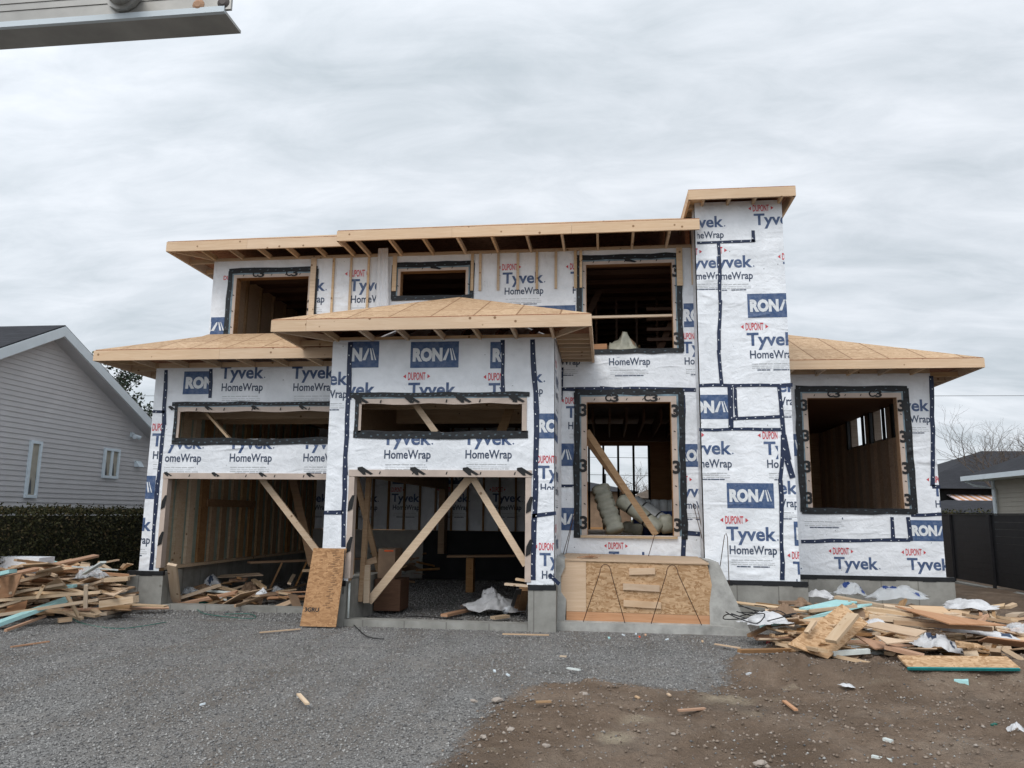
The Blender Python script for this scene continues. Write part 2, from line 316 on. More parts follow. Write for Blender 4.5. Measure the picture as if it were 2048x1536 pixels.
# ------------------------------------------------------------------ mesh builder
def wloc(o):
    v = Vector((0, 0, 0))
    while o: v += o.location; o = o.parent
    return v
class MB:
    def __init__(s): s.v = []; s.f = []; s.m = []
    def face(s, pts, m=0):
        i = len(s.v); s.v += [tuple(p) for p in pts]; s.f.append(tuple(range(i, i+len(pts)))); s.m.append(m)
    def hexa(s, b, t, m=0, mt=None):
        i = len(s.v); s.v += [tuple(p) for p in b]+[tuple(p) for p in t]; n = len(b)
        s.f.append(tuple(i+k for k in reversed(range(n)))); s.m.append(m)
        s.f.append(tuple(i+n+k for k in range(n))); s.m.append(m if mt is None else mt)
        for k in range(n):
            j = (k+1) % n; s.f.append((i+k, i+j, i+n+j, i+n+k)); s.m.append(m)
    def box(s, x0, x1, y0, y1, z0, z1, m=0):
        s.hexa([(x0, y0, z0), (x1, y0, z0), (x1, y1, z0), (x0, y1, z0)], [(x0, y0, z1), (x1, y0, z1), (x1, y1, z1), (x0, y1, z1)], m)
    def bar(s, A, B, wd, th, m=0, side=None):
        A = Vector(A); B = Vector(B); d = (B-A).normalized()
        sd_ = Vector(side) if side is not None else (d.cross(Vector((0, 0, 1))) if abs(d.z) < .95 else Vector((1, 0, 0)))
        sd_ = (sd_-d*sd_.dot(d)).normalized(); n = sd_.cross(d).normalized()
        if n.z < 0: n = -n
        a = sd_*wd/2; b = n*th/2
        s.hexa([A-a-b, A+a-b, B+a-b, B-a-b], [A-a+b, A+a+b, B+a+b, B-a+b], m)
    def slab(s, pts, th, m=0, mt=None):     # pts = upper face
        p = [Vector(q) for q in pts]; n = (p[1]-p[0]).cross(p[2]-p[0]).normalized()
        if n.z < 0: n = -n; p = p[::-1]
        n2 = (p[1]-p[0]).cross(p[2]-p[0])
        if n2.z < 0: p = p[::-1]
        s.hexa([q-n*th for q in p], p, m, mt)
    def prismY(s, poly, y0, y1, m=0):       # poly in XZ, counter-clockwise seen from -Y
        n = len(poly); i = len(s.v)
        s.v += [(x, y0, z) for x, z in poly]+[(x, y1, z) for x, z in poly]
        s.f.append(tuple(i+k for k in range(n))); s.m.append(m); s.f.append(tuple(i+n+k for k in reversed(range(n)))); s.m.append(m)
        for k in range(n): j = (k+1) % n; s.f.append((i+j, i+k, i+n+k, i+n+j)); s.m.append(m)
    def prismX(s, poly, x0, x1, m=0):       # poly in YZ
        n = len(poly); i = len(s.v)
        s.v += [(x0, y, z) for y, z in poly]+[(x1, y, z) for y, z in poly]
        s.f.append(tuple(i+k for k in reversed(range(n)))); s.m.append(m); s.f.append(tuple(i+n+k for k in range(n))); s.m.append(m)
        for k in range(n): j = (k+1) % n; s.f.append((i+k, i+j, i+n+j, i+n+k)); s.m.append(m)
    def tube(s, pts, r, m=0, seg=6, r1=None):
        pts = [Vector(p) for p in pts]; n = len(pts); base = len(s.v)
        for k, p in enumerate(pts):
            d = (pts[min(k+1, n-1)]-pts[max(k-1, 0)])
            d = d.normalized() if d.length > 1e-9 else Vector((0, 0, 1))
            a = d.cross(Vector((0, 0, 1)) if abs(d.z) < .9 else Vector((1, 0, 0))).normalized(); b = d.cross(a)
            rr = r if r1 is None else r+(r1-r)*k/max(1, n-1)
            for q in range(seg):
                t = 2*pi*q/seg; s.v.append(tuple(p+a*cos(t)*rr+b*sin(t)*rr))
        for k in range(n-1):
            for q in range(seg):
                a0 = base+k*seg+q; a1 = base+k*seg+(q+1) % seg
                s.f.append((a0, a1, a1+seg, a0+seg)); s.m.append(m)
        s.f.append(tuple(base+q for q in range(seg))); s.m.append(m)
        s.f.append(tuple(base+(n-1)*seg+q for q in reversed(range(seg)))); s.m.append(m)
    def build(s, name, mats, parent=None, origin=None, smooth=False, fixn=True):
        mats = [mats] if isinstance(mats, str) else mats
        me = bpy.data.meshes.new(name)
        off = wloc(parent) if parent is not None else Vector((0, 0, 0))
        o = bpy.data.objects.new(name, me)
        if origin is not None:
            o.location = Vector(origin)-off; off = Vector(origin)
        me.from_pydata([(a-off.x, b-off.y, c-off.z) for a, b, c in s.v], [], s.f)
        for k in mats: me.materials.append(MT[k])
        me.polygons.foreach_set('material_index', s.m)
        if fixn:
            bm = bmesh.new(); bm.from_mesh(me); bmesh.ops.recalc_face_normals(bm, faces=bm.faces); bm.to_mesh(me); bm.free()
        if smooth: me.polygons.foreach_set('use_smooth', [True]*len(me.polygons))
        col.objects.link(o)
        if parent is not None: o.parent = parent
        return o
def empty(name, loc):
    o = bpy.data.objects.new(name, None); col.objects.link(o); o.location = loc; o.empty_display_size = .2; return o
def tag(o, label=None, cat=None, group=None, kind=None):
    for k_, v_ in (('label', label), ('category', cat), ('group', group), ('kind', kind)):
        if v_: o[k_] = v_
    return o

# ------------------------------------------------------------------ text
_tc = {}
def textmesh(s, bold):
    if (s, bold) in _tc: return _tc[(s, bold)]
    c = bpy.data.curves.new('t', 'FONT'); c.body = s; c.size = 1; c.offset = bold; c.resolution_u = 3
    o = bpy.data.objects.new('t', c); col.objects.link(o)
    dg = bpy.context.evaluated_depsgraph_get(); me = bpy.data.meshes.new_from_object(o.evaluated_get(dg))
    vs_ = [v.co.copy() for v in me.vertices]; fs = [tuple(p.vertices) for p in me.polygons]
    bpy.data.objects.remove(o); bpy.data.curves.remove(c); bpy.data.meshes.remove(me)
    x0 = min(v.x for v in vs_); x1 = max(v.x for v in vs_)
    _tc[(s, bold)] = ([((v.x-x0)/(x1-x0), v.y/.70) for v in vs_], fs); return _tc[(s, bold)]
def flat(mb, verts, faces, fn, clip, m):
    """verts 2-D (u,z); clip=(u0,u1,z0,z1); fn maps to 3-D"""
    bm = bmesh.new(); bv = [bm.verts.new((a, b, 0)) for a, b in verts]
    for f in faces:
        try: bm.faces.new([bv[i] for i in f])
        except ValueError: pass
    if clip:
        u0, u1, z0, z1 = clip
        for co, no in (((u0, 0, 0), (-1, 0, 0)), ((u1, 0, 0), (1, 0, 0)), ((0, z0, 0), (0, -1, 0)), ((0, z1, 0), (0, 1, 0))):
            bmesh.ops.bisect_plane(bm, geom=bm.verts[:]+bm.edges[:]+bm.faces[:], plane_co=co, plane_no=no, clear_outer=True)
    i = len(mb.v); bm.verts.index_update()
    for v in bm.verts: mb.v.append(tuple(fn(v.co.x, v.co.y)))
    for f in bm.faces: mb.f.append(tuple(i+v.index for v in f.verts)); mb.m.append(m)
    bm.free()
def text(mb, s, u0, u1, z, cap, fn, clip, m, bold=.02):
    v, f = textmesh(s, bold)
    flat(mb, [(u0+a*(u1-u0), z+b*cap) for a, b in v], f, fn, clip, m)
WM = ['wrap', 'stud', 'navy', 'blue', 'red', 'pwhite', 'fine', 'box', 'tan']   # material slots of a wrapped wall
def logo(mb, u, z, fn, clip, W=.735, rows='DTH'):
    """u = left of the big word, z = its baseline"""
    s = W/.735
    if 'D' in rows:
        text(mb, 'DUPONT', u-.01*s, u+.26*s, z+.245*s, .115*s, fn, clip, 4, .022)
        for a, q in ((-.085, 1), (.335, -1)):
            flat(mb, [(u+a*s, z+.298*s), (u+(a+.045*q)*s, z+.265*s), (u+(a+.045*q)*s, z+.333*s)], [(0, 1, 2) if q == 1 else (0, 2, 1)], fn, clip, 4)
    if 'T' in rows:
        text(mb, 'Tyvek', u, u+W, z, .20*s, fn, clip, 3, .026)
        flat(mb, [(u+W+.02+.012*cos(t*pi/4), z+.012+.012*sin(t*pi/4)) for t in range(8)], [tuple(range(8))], fn, clip, 3)
    if 'H' in rows:
        text(mb, 'HomeWrap', u+.04*s, u+W, z-.205*s, .125*s, fn, clip, 2, .02)
        for k_, (a, b_, h) in enumerate(((.06, .66, .012), (.06, .7, .006), (.06, .7, .012), (.14, .62, .018))):
            zz = z-(.30+.033*k_)*s
            t = a
            while t < b_:
                d = random.uniform(.04, .13); e_ = min(b_, t+d)
                flat(mb, [(u+t*s, zz), (u+e_*s, zz), (u+e_*s, zz+h*s), (u+t*s, zz+h*s)], [(0, 1, 2, 3)], fn, clip, 6 if k_ < 3 else 2)
                t = e_+(.006 if k_ == 3 else .012)
                if k_ == 3 and t > .3 and t < .36: t = .38
def rona(mb, u, z, fn0, clip, W=.72, H=.40):
    """blue box; u,z = lower left"""
    flat(mb, [(u, z), (u+W, z), (u+W, z+H), (u, z+H)], [(0, 1, 2, 3)], fn0, clip, 7)
    fn = lambda a, b: fn0(a, b)+fn0(0, 0, True)*.0025
    text(mb, 'RON', u+W*.05, u+W*.665, z+H*.28, H*.45, fn, clip, 5, .06)
    b0, b1 = z+H*.28, z+H*.73
    q = lambda pts: flat(mb, [(u+W*a, b0+(b1-b0)*b) for a, b in pts], [tuple(range(len(pts)))], fn, clip, 5)
    q([(.67, 0), (.735, 0), (.795, .75), (.80, 1), (.775, 1)]); q([(.815, 1), (.838, 1), (.893, 0), (.853, 0)])
    q([(.860, 1), (.874, 1), (.950, 0), (.925, 0)])
def FY(Y, off=.003):
    def fn(u, z, nrm=False): return Vector((0, -1, 0)) if nrm else Vector((u, Y-off, z))
    return fn
def FX(X, off=.003):     # wall facing +X, u runs along +Y
    def fn(u, z, nrm=False): return Vector((1, 0, 0)) if nrm else Vector((X+off, u, z))
    return fn

def wall(mb, Y, x0, x1, z0, z1, holes=(), th=.15, mf=0, mb_=1):
    xs = sorted({x0, x1, *[min(max(h[0], x0), x1) for h in holes], *[min(max(h[1], x0), x1) for h in holes]})
    zs = sorted({z0, z1, *[min(max(h[2], z0), z1) for h in holes], *[min(max(h[3], z0), z1) for h in holes]})
    def solid(i, j):
        if i < 0 or j < 0 or i >= len(xs)-1 or j >= len(zs)-1: return False
        cx = (xs[i]+xs[i+1])/2; cz = (zs[j]+zs[j+1])/2
        return not any(h[0] < cx < h[1] and h[2] < cz < h[3] for h in holes)
    for i in range(len(xs)-1):
        for j in range(len(zs)-1):
            if not solid(i, j): continue
            a, b, c, d = xs[i], xs[i+1], zs[j], zs[j+1]
            mb.face([(a, Y, c), (b, Y, c), (b, Y, d), (a, Y, d)], mf)
            mb.face([(b, Y+th, c), (a, Y+th, c), (a, Y+th, d), (b, Y+th, d)], mb_)
            if not solid(i-1, j): mb.face([(a, Y+th, c), (a, Y, c), (a, Y, d), (a, Y+th, d)], mb_)
            if not solid(i+1, j): mb.face([(b, Y, c), (b, Y+th, c), (b, Y+th, d), (b, Y, d)], mb_)
            if not solid(i, j-1): mb.face([(a, Y+th, c), (b, Y+th, c), (b, Y, c), (a, Y, c)], mb_)
            if not solid(i, j+1): mb.face([(a, Y, d), (b, Y, d), (b, Y+th, d), (a, Y+th, d)], mb_)
def swapxy(mb): mb.v = [(y, x, z) for x, y, z in mb.v]

#======================================================================= GROUND
def fbm(x, y, s, oct=4, seed=0):
    r = np.zeros_like(x); a = 1.0; t = 0
    rs = np.random.RandomState(seed); g = rs.rand(256, 256)
    for _ in range(oct):
        xx = x*s+37.1*_; yy = y*s+11.7*_; xi = np.floor(xx).astype(int); yi = np.floor(yy).astype(int); fx = xx-xi; fy = yy-yi
        fx = fx*fx*(3-2*fx); fy = fy*fy*(3-2*fy)
        G = lambda i, j: g[i % 256, j % 256]
        r += a*((G(xi, yi)*(1-fx)+G(xi+1, yi)*fx)*(1-fy)+(G(xi, yi+1)*(1-fx)+G(xi+1, yi+1)*fx)*fy); t += a; a *= .5; s *= 2
    return r/t-.5
def seg(*parts):
    o = []
    for a, b, st in parts: o += list(np.arange(a, b, st))
    return np.array(o+[parts[-1][1]])
EDGE = np.array([(5.0, -1.30), (6.5, -1.10), (7.2, -.95), (7.8, -.72), (8.15, -.3), (8.15, .2), (7.95, .9), (8.6, 1.15), (9.3, 1.25), (9.6, 1.9), (10.6, 2.1), (12, 3.0), (15, 3.4)])
def dirtmask(x, y):
    # signed: positive = dirt (right of the gravel edge)
    poly = [(-1.6, 3.0), (-1.30, 4.6), (-1.08, 5.2), (-1.02, 6.4), (-.92, 7.15), (-.6, 7.85), (-.1, 8.05), (.5, 7.8), (.95, 7.65), (1.15, 8.1), (1.3, 9.0), (1.75, 9.3), (1.95, 10.2), (2.2, 11.3), (2.9, 12.5), (3.2, 30), (60, 30), (60, 3)]
    P = np.array(poly); inside = np.zeros(x.shape, bool); dist = np.full(x.shape, 1e9)
    n = len(P)
    for i in range(n):
        x1, y1 = P[i]; x2, y2 = P[(i+1) % n]
        c = ((y1 > y) != (y2 > y)); xi = (x2-x1)*(y-y1)/((y2-y1) if y2 != y1 else 1e-9)+x1
        inside ^= c & (x < xi)
        if i < 15:
            dx, dy = x2-x1, y2-y1; t = np.clip(((x-x1)*dx+(y-y1)*dy)/(dx*dx+dy*dy), 0, 1)
            dist = np.minimum(dist, np.hypot(x-x1-t*dx, y-y1-t*dy))
    s = np.where(inside, dist, -dist)
    return np.clip(.5+s/.5, 0, 1)
def gheight(x, y):
    d = dirtmask(x, y)
    h = fbm(x, y, .35, 3, 1)*.10+fbm(x, y, 2.2, 3, 2)*.030
    fine = fbm(x, y, 9, 3, 3)
    h += np.where(d > .5, fine*.085+np.maximum(0, fbm(x, y, 5, 2, 8)-.12)*.18, fine*.012)
    h += d*.03
    # ridge of spoil along the gravel edge and toward the right pile
    yy = 8.75+.18*np.sin(x*1.7)+(x-1.2)*-.08
    rid = np.exp(-((y-yy)/.30)**2)*np.clip((x-.95)/.5, 0, 1)*np.clip((7.5-x)/2, 0, 1)
    h += rid*.20*(.8+.8*fbm(x, y, 1.6, 3, 4))
    h -= np.exp(-((y-(yy-.62))/.28)**2)*np.clip((x-.9)/.4, 0, 1)*np.clip((4.0-x)/1, 0, 1)*.05
    # rises gently toward the right-hand side wing
    h += np.clip((x-2.5)/3, 0, 1)*np.clip((y-10.5)/3.5, 0, 1)*.12
    near = np.exp(-np.clip(y-2, 0, 99)/3)*0
    flatz = (np.clip((y-10.7)/.3, 0, 1))*(x < 2.0)*(x > -8.2)*np.clip((22-y)/.5, 0, 1)
    h = h*(1-flatz)+flatz*fine*.012
    return h-.012
xs = seg((-200, -40, 20), (-40, -10, 2), (-10, -8.6, .2), (-8.6, 6.6, .045), (6.6, 10, .2), (10, 40, 2), (40, 200.1, 20))
ys = seg((-60, -6, 6), (-6, 3.8, .7), (3.8, 11.6, .045), (11.6, 16, .12), (16, 30, .8), (30, 300, 15))
GX, GY = np.meshgrid(xs, ys); Hh = gheight(GX, GY)
far = np.clip((np.hypot(GX, GY-8)-26)/10, 0, 1); Hh = Hh*(1-far)
nx, ny = len(xs), len(ys)
me = bpy.data.meshes.new('ground'); me.vertices.add(nx*ny)
me.vertices.foreach_set('co', np.stack([GX, GY, Hh], -1).astype(np.float32).ravel())
ii = (np.arange(ny-1)[:, None]*nx+np.arange(nx-1)[None]).ravel()
q4 = np.stack([ii, ii+1, ii+1+nx, ii+nx], -1).astype(np.int32)
me.loops.add(q4.size); me.loops.foreach_set('vertex_index', q4.ravel()); me.polygons.add(len(q4))
me.polygons.foreach_set('loop_start', np.arange(0, q4.size, 4, dtype=np.int32)); me.update(calc_edges=True)
a_ = me.attributes.new('dirt', 'FLOAT', 'POINT'); a_.data.foreach_set('value', dirtmask(GX, GY).astype(np.float32).ravel())
gm = np.clip((np.abs(GX)-9)/2, 0, 1)*(GY > 8)+far; a_ = me.attributes.new('grass', 'FLOAT', 'POINT'); a_.data.foreach_set('value', np.clip(gm, 0, 1).astype(np.float32).ravel())
sw = np.zeros_like(GX)
for (x_, y_, rx_, ry_, st_) in ((1232, 1474, .17, .20, 1), (1275, 1441, .22, .12, .7), (1455, 1400, .35, .22, .75), (1575, 1372, .40, .12, .6), (1500, 1425, .22, .2, .5), (985, 1498, .16, .14, .5), (1760, 1376, .35, .08, .45), (250, 1262, .2, .08, .4), (520, 1415, .3, .05, .35), (640, 1345, .12, .03, .4), (865, 1262, .06, .25, .5)):
    p_ = onZ(x_, y_, 0); sw = np.maximum(sw, st_*np.exp(-(((GX-p_.x)/rx_)**2+((GY-p_.y)/ry_)**2)))
a_ = me.attributes.new('sawdust', 'FLOAT', 'POINT'); a_.data.foreach_set('value', sw.astype(np.float32).ravel())
me.polygons.foreach_set('use_smooth', [True]*len(me.polygons)); me.materials.append(MT['ground'])
o = bpy.data.objects.new('ground', me); col.objects.link(o); tag(o, kind='structure')

def stones(name, n, xr, yr, keep, smin, smax, mat, label, seed, yb=1.0):
    rs = np.random.RandomState(seed); x = rs.uniform(*xr, n); u_ = rs.rand(n)**yb; y = yr[0]+(yr[1]-yr[0])*u_
    k_ = keep(x, y, rs.rand(n)); x = x[k_]; y = y[k_]; n = len(x); z = gheight(x, y)
    sz = smin+(smax-smin)*rs.rand(n)**2.5
    base = np.array([(1, 0, 0), (0, 1, 0), (-1, 0, 0), (0, -1, 0), (.2, .1, .75), (-.1, -.1, -.5)])
    V = base[None]*(sz[:, None, None])*(1+.5*(rs.rand(n, 6, 3)-.5)); th = rs.rand(n)*2*pi
    c, s_ = np.cos(th)[:, None], np.sin(th)[:, None]; X = V[..., 0]*c-V[..., 1]*s_; Yy = V[..., 0]*s_+V[..., 1]*c
    V = np.stack([X+x[:, None], Yy+y[:, None], V[..., 2]+z[:, None]+sz[:, None]*.22], -1)
    Fc = np.array([(0, 1, 4), (1, 2, 4), (2, 3, 4), (3, 0, 4), (1, 0, 5), (2, 1, 5), (3, 2, 5), (0, 3, 5)])
    Fa = (Fc[None]+(np.arange(n)*6)[:, None, None]).reshape(-1, 3).astype(np.int32)
    me = bpy.data.meshes.new(name); me.vertices.add(n*6); me.vertices.foreach_set('co', V.astype(np.float32).ravel())
    me.loops.add(Fa.size); me.loops.foreach_set('vertex_index', Fa.ravel()); me.polygons.add(len(Fa)); me.polygons.foreach_set('loop_start', np.arange(0, Fa.size, 3, dtype=np.int32)); me.update(calc_edges=True)
    me.materials.append(MT[mat]); o = bpy.data.objects.new(name, me); col.objects.link(o); tag(o, label, name.replace('_', ' '), kind='stuff'); return o
stones('gravel', 170000, (-9.5, 3.2), (4.0, 11.2), lambda x, y, r: (dirtmask(x, y)+(r-.5)*1.1 < .5), .004, .015, 'stone', 'loose grey crushed stone spread over the driveway', 5)
stones('indoor_gravel', 26000, (-7.5, -.8), (11.35, 19), lambda x, y, r: r > -1, .008, .024, 'stone', 'grey crushed stone floor inside the open garage', 15, 1.3)
stones('pebbles', 20000, (-1.8, 7.5), (4.0, 13.5), lambda x, y, r: (dirtmask(x, y)+(r-.5)*.6 > .5), .003, .022, 'dirtstone', 'brown clods and pebbles over the bare dirt', 6)

#======================================================================= THE HOUSE UNDER CONSTRUCTION
PY, LY, WY, TY, RY = 11.1, 12.3, 12.95, 12.4, 14.5
house = tag(empty('unfinished_house', (-1, PY, 0)), 'two storey house under construction, wrapped in white printed house wrap with bare wooden eaves', 'house')
def px(Y, x, y): p = onY(x, y, Y); return p.x, p.z
def LG(mb, Y, x0, x1, yb, clip, rows='DTH', fn=None):   # logo by pixel: big word spans x0..x1 with baseline yb
    u0, z = px(Y, x0, yb); u1, _ = px(Y, x1, yb); logo(mb, u0, z, FY(Y), clip, u1-u0, rows)
def RN(mb, Y, x0, y0, x1, y1, clip):                    # box by pixel corners
    u0, z1 = px(Y, x0, y0); u1, z0 = px(Y, x1, y1); rona(mb, u0, z0, FY(Y), clip, u1-u0, z1-z0)
def tape(mb, Y, pts, w=.055, m=0, md=1, step=.15, off=.006, dot=(.020, .012), gaps=True):
    for a, b in zip(pts[:-1], pts[1:]):
        A = Vector((a[0], 0, a[1])); B = Vector((b[0], 0, b[1])); d = (B-A); Ln = d.length; d /= Ln; n = Vector((-d.z, 0, d.x))
        k_ = max(1, int(Ln/.24)); prev = None
        for i in range(k_+1):
            c = A+d*Ln*i/k_+n*random.uniform(-.009, .009); hw = w/2*random.uniform(.84, 1.14)
            cur = (c-n*hw, c+n*hw)
            if prev: mb.face([(p.x, Y-off, p.z) for p in (prev[0], cur[0], cur[1], prev[1])], m)
            prev = cur
        t = step*.4
        while t < Ln-.03:
            c = A+d*t+n*w*random.choice((-.18, .0, .18)); dd = d if random.random() < .6 else (d+n*.5).normalized(); nn = Vector((-dd.z, 0, dd.x))
            mb.face([(p.x, Y-off-.002, p.z) for p in (c-dd*dot[0]/2-nn*dot[1]/2, c+dd*dot[0]/2-nn*dot[1]/2, c+dd*dot[0]/2+nn*dot[1]/2, c-dd*dot[0]/2+nn*dot[1]/2)], md)
            t += step*random.uniform(.85, 1.2)
def TP(mb, Y, pix, **k): tape(mb, Y, [px(Y, *p) for p in pix], **k)

def prect(Y, x0, y0, x1, y1): a, b = px(Y, x0, y0); c, d = px(Y, x1, y1); return (a, c, d, b)
# ---- porch / right garage bay front wall
p_door = (-3.72, -1.12, -.2, 2.14); p_win = (-3.70, -1.14, 2.78, 3.23)
mb = MB(); wall(mb, PY, -4.13, -.74, .62, 4.19, [p_door, p_win])
c1 = (px(PY, 699, 700)[0], px(PY, 1005, 700)[0], 3.33, 4.19)
RN(mb, PY, 660, 684, 757, 735, c1); RN(mb, PY, 822, 684, 917, 735, c1); RN(mb, PY, 981, 684, 1077, 736, (c1[0], px(PY, 1003, 700)[0], 3.3, 4.19))
LG(mb, PY, 655, 750, 792, c1, 'TH'); LG(mb, PY, 816, 912, 792, c1); LG(mb, PY, 977, 1072, 792, (c1[0], px(PY, 1003, 700)[0], 3.33, 4.19))
c2 = (px(PY, 1070, 700)[0], -.74, .62, 4.19)
LG(mb, PY, 1000, 1086, 765, (c2[0], -.74, 3.0, 4.19), 'TH'); RN(mb, PY, 1072, 827, 1167, 877, c2); LG(mb, PY, 1076, 1170, 957, (c2[0], -.74, 1.95, 2.9))
LG(mb, PY, 1079, 1170, 1131, (c2[0], -.74, .62, 1.75))
c3 = (px(PY, 640, 900)[0], px(PY, 697, 900)[0], 2.15, 4.19); c3 = (-4.13, -3.84, .7, 4.19)
LG(mb, PY, 603, 695, 770, c3, 'TH')
c4 = (px(PY, 700, 900)[0], -1.14, 2.2, 2.70)
LG(mb, PY, 764, 862, 889, c4, 'TH'); LG(mb, PY, 926, 1024, 889, c4, 'TH')
mb.build('porch_front_wall', WM, house)
# returns of the bay
mb = MB(); wall(mb, -.74, PY+.003, WY-.003, .62, 4.19, []); swapxy(mb)
# swapxy gives a wall whose finished side is -X at X=-.74 ; mirror it so the wrap faces +X
mb.v = [(-1.48-x, y, z) for x, y, z in mb.v]
f1 = FX(-.74)
for zc_, k_ in ((3.55, 'a'), (2.1, 'b'), (1.1, 'c')): logo(mb, PY+.25, zc_, f1, (PY, WY, .62, 4.19), .735)
rona(mb, PY+.1, 2.68, f1, (PY, WY, .62, 4.19)); 
w_ = mb.build('porch_side_wall', WM, house)
mb = MB(); wall(mb, -4.13, PY+.15, 19.4, .62, 4.19, [(PY+.6, 19.0, 0, 2.2)]); swapxy(mb); mb.build('bay_partition_wall', WM, house)

# ---- left garage front wall
l_door = (-7.37, -4.3, -.2, 2.14); l_win = (-7.29, -4.3, 2.80, 3.29)
mb = MB(); wall(mb, LY, -7.73, -4.14, .60, 4.03, [l_door, l_win])
cl = (-7.3, px(LY, 421, 750)[0], 3.3, 4.03); cm = (px(LY, 424, 750)[0], -4.14, 3.3, 4.03)
RN(mb, LY, 369, 743, 457, 788, cl); LG(mb, LY, 440, 527, 757, cm, 'TH'); LG(mb, LY, 583, 670, 757, cm, 'TH')
cc = (-7.73, px(LY, 324, 900)[0], .6, 4.03)
LG(mb, LY, 303, 390, 892, cc); RN(mb, LY, 219, 951, 308, 998, cc); LG(mb, LY, 216, 302, 1060, cc, 'TH')
cb_ = (px(LY, 332, 900)[0], -4.14, 2.2, 2.70)
for x0 in (318, 459, 606): LG(mb, LY, x0-3, x0+86, 897, cb_, 'TH')
mb.build('garage_front_wall', WM, house)
mb = MB(); wall(mb, -7.73, LY+.003, 20, .60, 4.03, []); swapxy(mb); mb.build('garage_side_wall', WM, house)

# ---- main front wall
w1 = (-6.72, -5.33, 4.70, 5.84); w2 = (-3.63, -2.43, 5.40, 5.88); w3 = (-.32, 1.16, 4.38, 5.91); wd = (-.32, 1.09, 1.28, 3.49)
mb = MB(); wall(mb, WY, -7.18, 1.50, 3.72, 6.16, [w1, w2, w3]); wall(mb, WY, -.75, 1.50, .62, 3.72, [wd])
def cw(x0, x1, y0, y1): a, zt = px(WY, x0, y0); b, zb = px(WY, x1, y1); return (a, b, zb, zt)
RN(mb, WY, 362, 636, 452, 672, cw(433, 451, 500, 700)); text(mb, 'DU', px(WY, 447, 560)[0], px(WY, 460, 560)[0], px(WY, 447, 560)[1], .08, FY(WY), cw(430, 452, 500, 700), 4)
LG(mb, WY, 566, 650, 583, cw(628, 666, 520, 640), 'TH'); LG(mb, WY, 698, 784, 582, cw(666, 756, 520, 650))
LG(mb, WY, 1005, 1087, 567, cw(953, 1154, 500, 640)); LG(mb, WY, 1141, 1223, 565, cw(953, 1152, 500, 640)); RN(mb, WY, 1066, 612, 1151, 652, cw(953, 1152, 600, 700))
RN(mb, WY, 1362, 607, 1450, 653, cw(1364, 1394, 500, 700)); LG(mb, WY, 1364, 1450, 706, cw(1364, 1394, 660, 770))
LG(mb, WY, 1213, 1300, 707, cw(1130, 1394, 716, 770), 'TH'); LG(mb, WY, 1075, 1160, 707, cw(1123, 1200, 716, 770), 'TH')
LG(mb, WY, 1132, 1216, 835, cw(1122, 1150, 780, 880)); RN(mb, WY, 1062, 887, 1148, 932, cw(1122, 1150, 870, 940)); RN(mb, WY, 1075, 1015, 1162, 1061, cw(1122, 1152, 1000, 1080))
RN(mb, WY, 1354, 888, 1442, 934, cw(1368, 1398, 880, 940)); LG(mb, WY, 1346, 1432, 993, cw(1368, 1399, 940, 1040))
LG(mb, WY, 1218, 1302, 1126, cw(1122, 1365, 1076, 1130))
mb.build('main_front_wall', WM, house)
mb = MB(); wall(mb, -7.18, WY+.003, 21.4, 3.72, 6.16, []); swapxy(mb); mb.build('upper_side_wall', WM, house)

# ---- tower
mb = MB(); wall(mb, TY, 1.50, 2.90, .64, 6.74)
def ct(x0, x1, y0, y1): a, zt = px(TY, x0, y0); b, zb = px(TY, x1, y1); return (a, b, zb, zt)
TA = (1.50, 2.90, .64, 6.74)
LG(mb, TY, 1362, 1447, 456, ct(1392, 1470, 400, 482), 'TH'); LG(mb, TY, 1508, 1597, 450, TA, 'DT')
LG(mb, TY, 1366, 1452, 537, (1.5, px(TY, 1437, 500)[0], 4, 6.03)); LG(mb, TY, 1414, 1505, 536, (px(TY, 1441, 500)[0], 2.9, 4, 6.03)); LG(mb, TY, 1567, 1655, 546, TA, 'DT')
RN(mb, TY, 1494, 588, 1590, 634, TA); LG(mb, TY, 1494, 1592, 691, TA)
RN(mb, TY, 1363, 790, 1462, 838, (1.5, px(TY, 1457, 800)[0], 3, 4)); LG(mb, TY, 1497, 1596, 784, (px(TY, 1563, 800)[0], 2.9, 3, px(TY, 1500, 770)[1]), 'TH')
LG(mb, TY, 1366, 1463, 908, (1.5, 2.5, 2, 3.12)); LG(mb, TY, 1528, 1626, 909, (2.3, px(TY, 1556, 900)[0], 1, 3.12))
RN(mb, TY, 1453, 966, 1549, 1017, TA); LG(mb, TY, 1453, 1553, 1080, TA)
s2 = (px(TY, 1562, 1000)[0], 2.9, .6, 2.75)
LG(mb, TY, 1500, 1596, 987, s2, 'TH'); RN(mb, TY, 1587, 1043, 1680, 1093, s2); LG(mb, TY, 1587, 1680, 1148, s2)
mb.build('tower_front_wall', WM, house)
mb = MB(); wall(mb, 1.50, TY+.003, WY-.003, .64, 6.74, []); wall(mb, 1.50, WY-.003, 13.55, 6.0, 6.74, []); swapxy(mb)
f2 = lambda u, z, nrm=False: Vector((-1, 0, 0)) if nrm else Vector((1.497, u, z))
mb.build('tower_side_wall', WM, house)
mb = MB(); wall(mb, 2.90, TY+.003, RY, .64, 6.74, []); wall(mb, 2.9, RY, 16, 4.2, 6.74, []); swapxy(mb); mb.v = [(5.8-x, y, z) for x, y, z in mb.v]; mb.build('tower_side_wall', WM, house)
mb = MB(); wall(mb, 13.4, 1.66, 2.74, 6.0, 6.72, [], .1, 0, 0); mb.build('tower_rear_wall', WM, house)

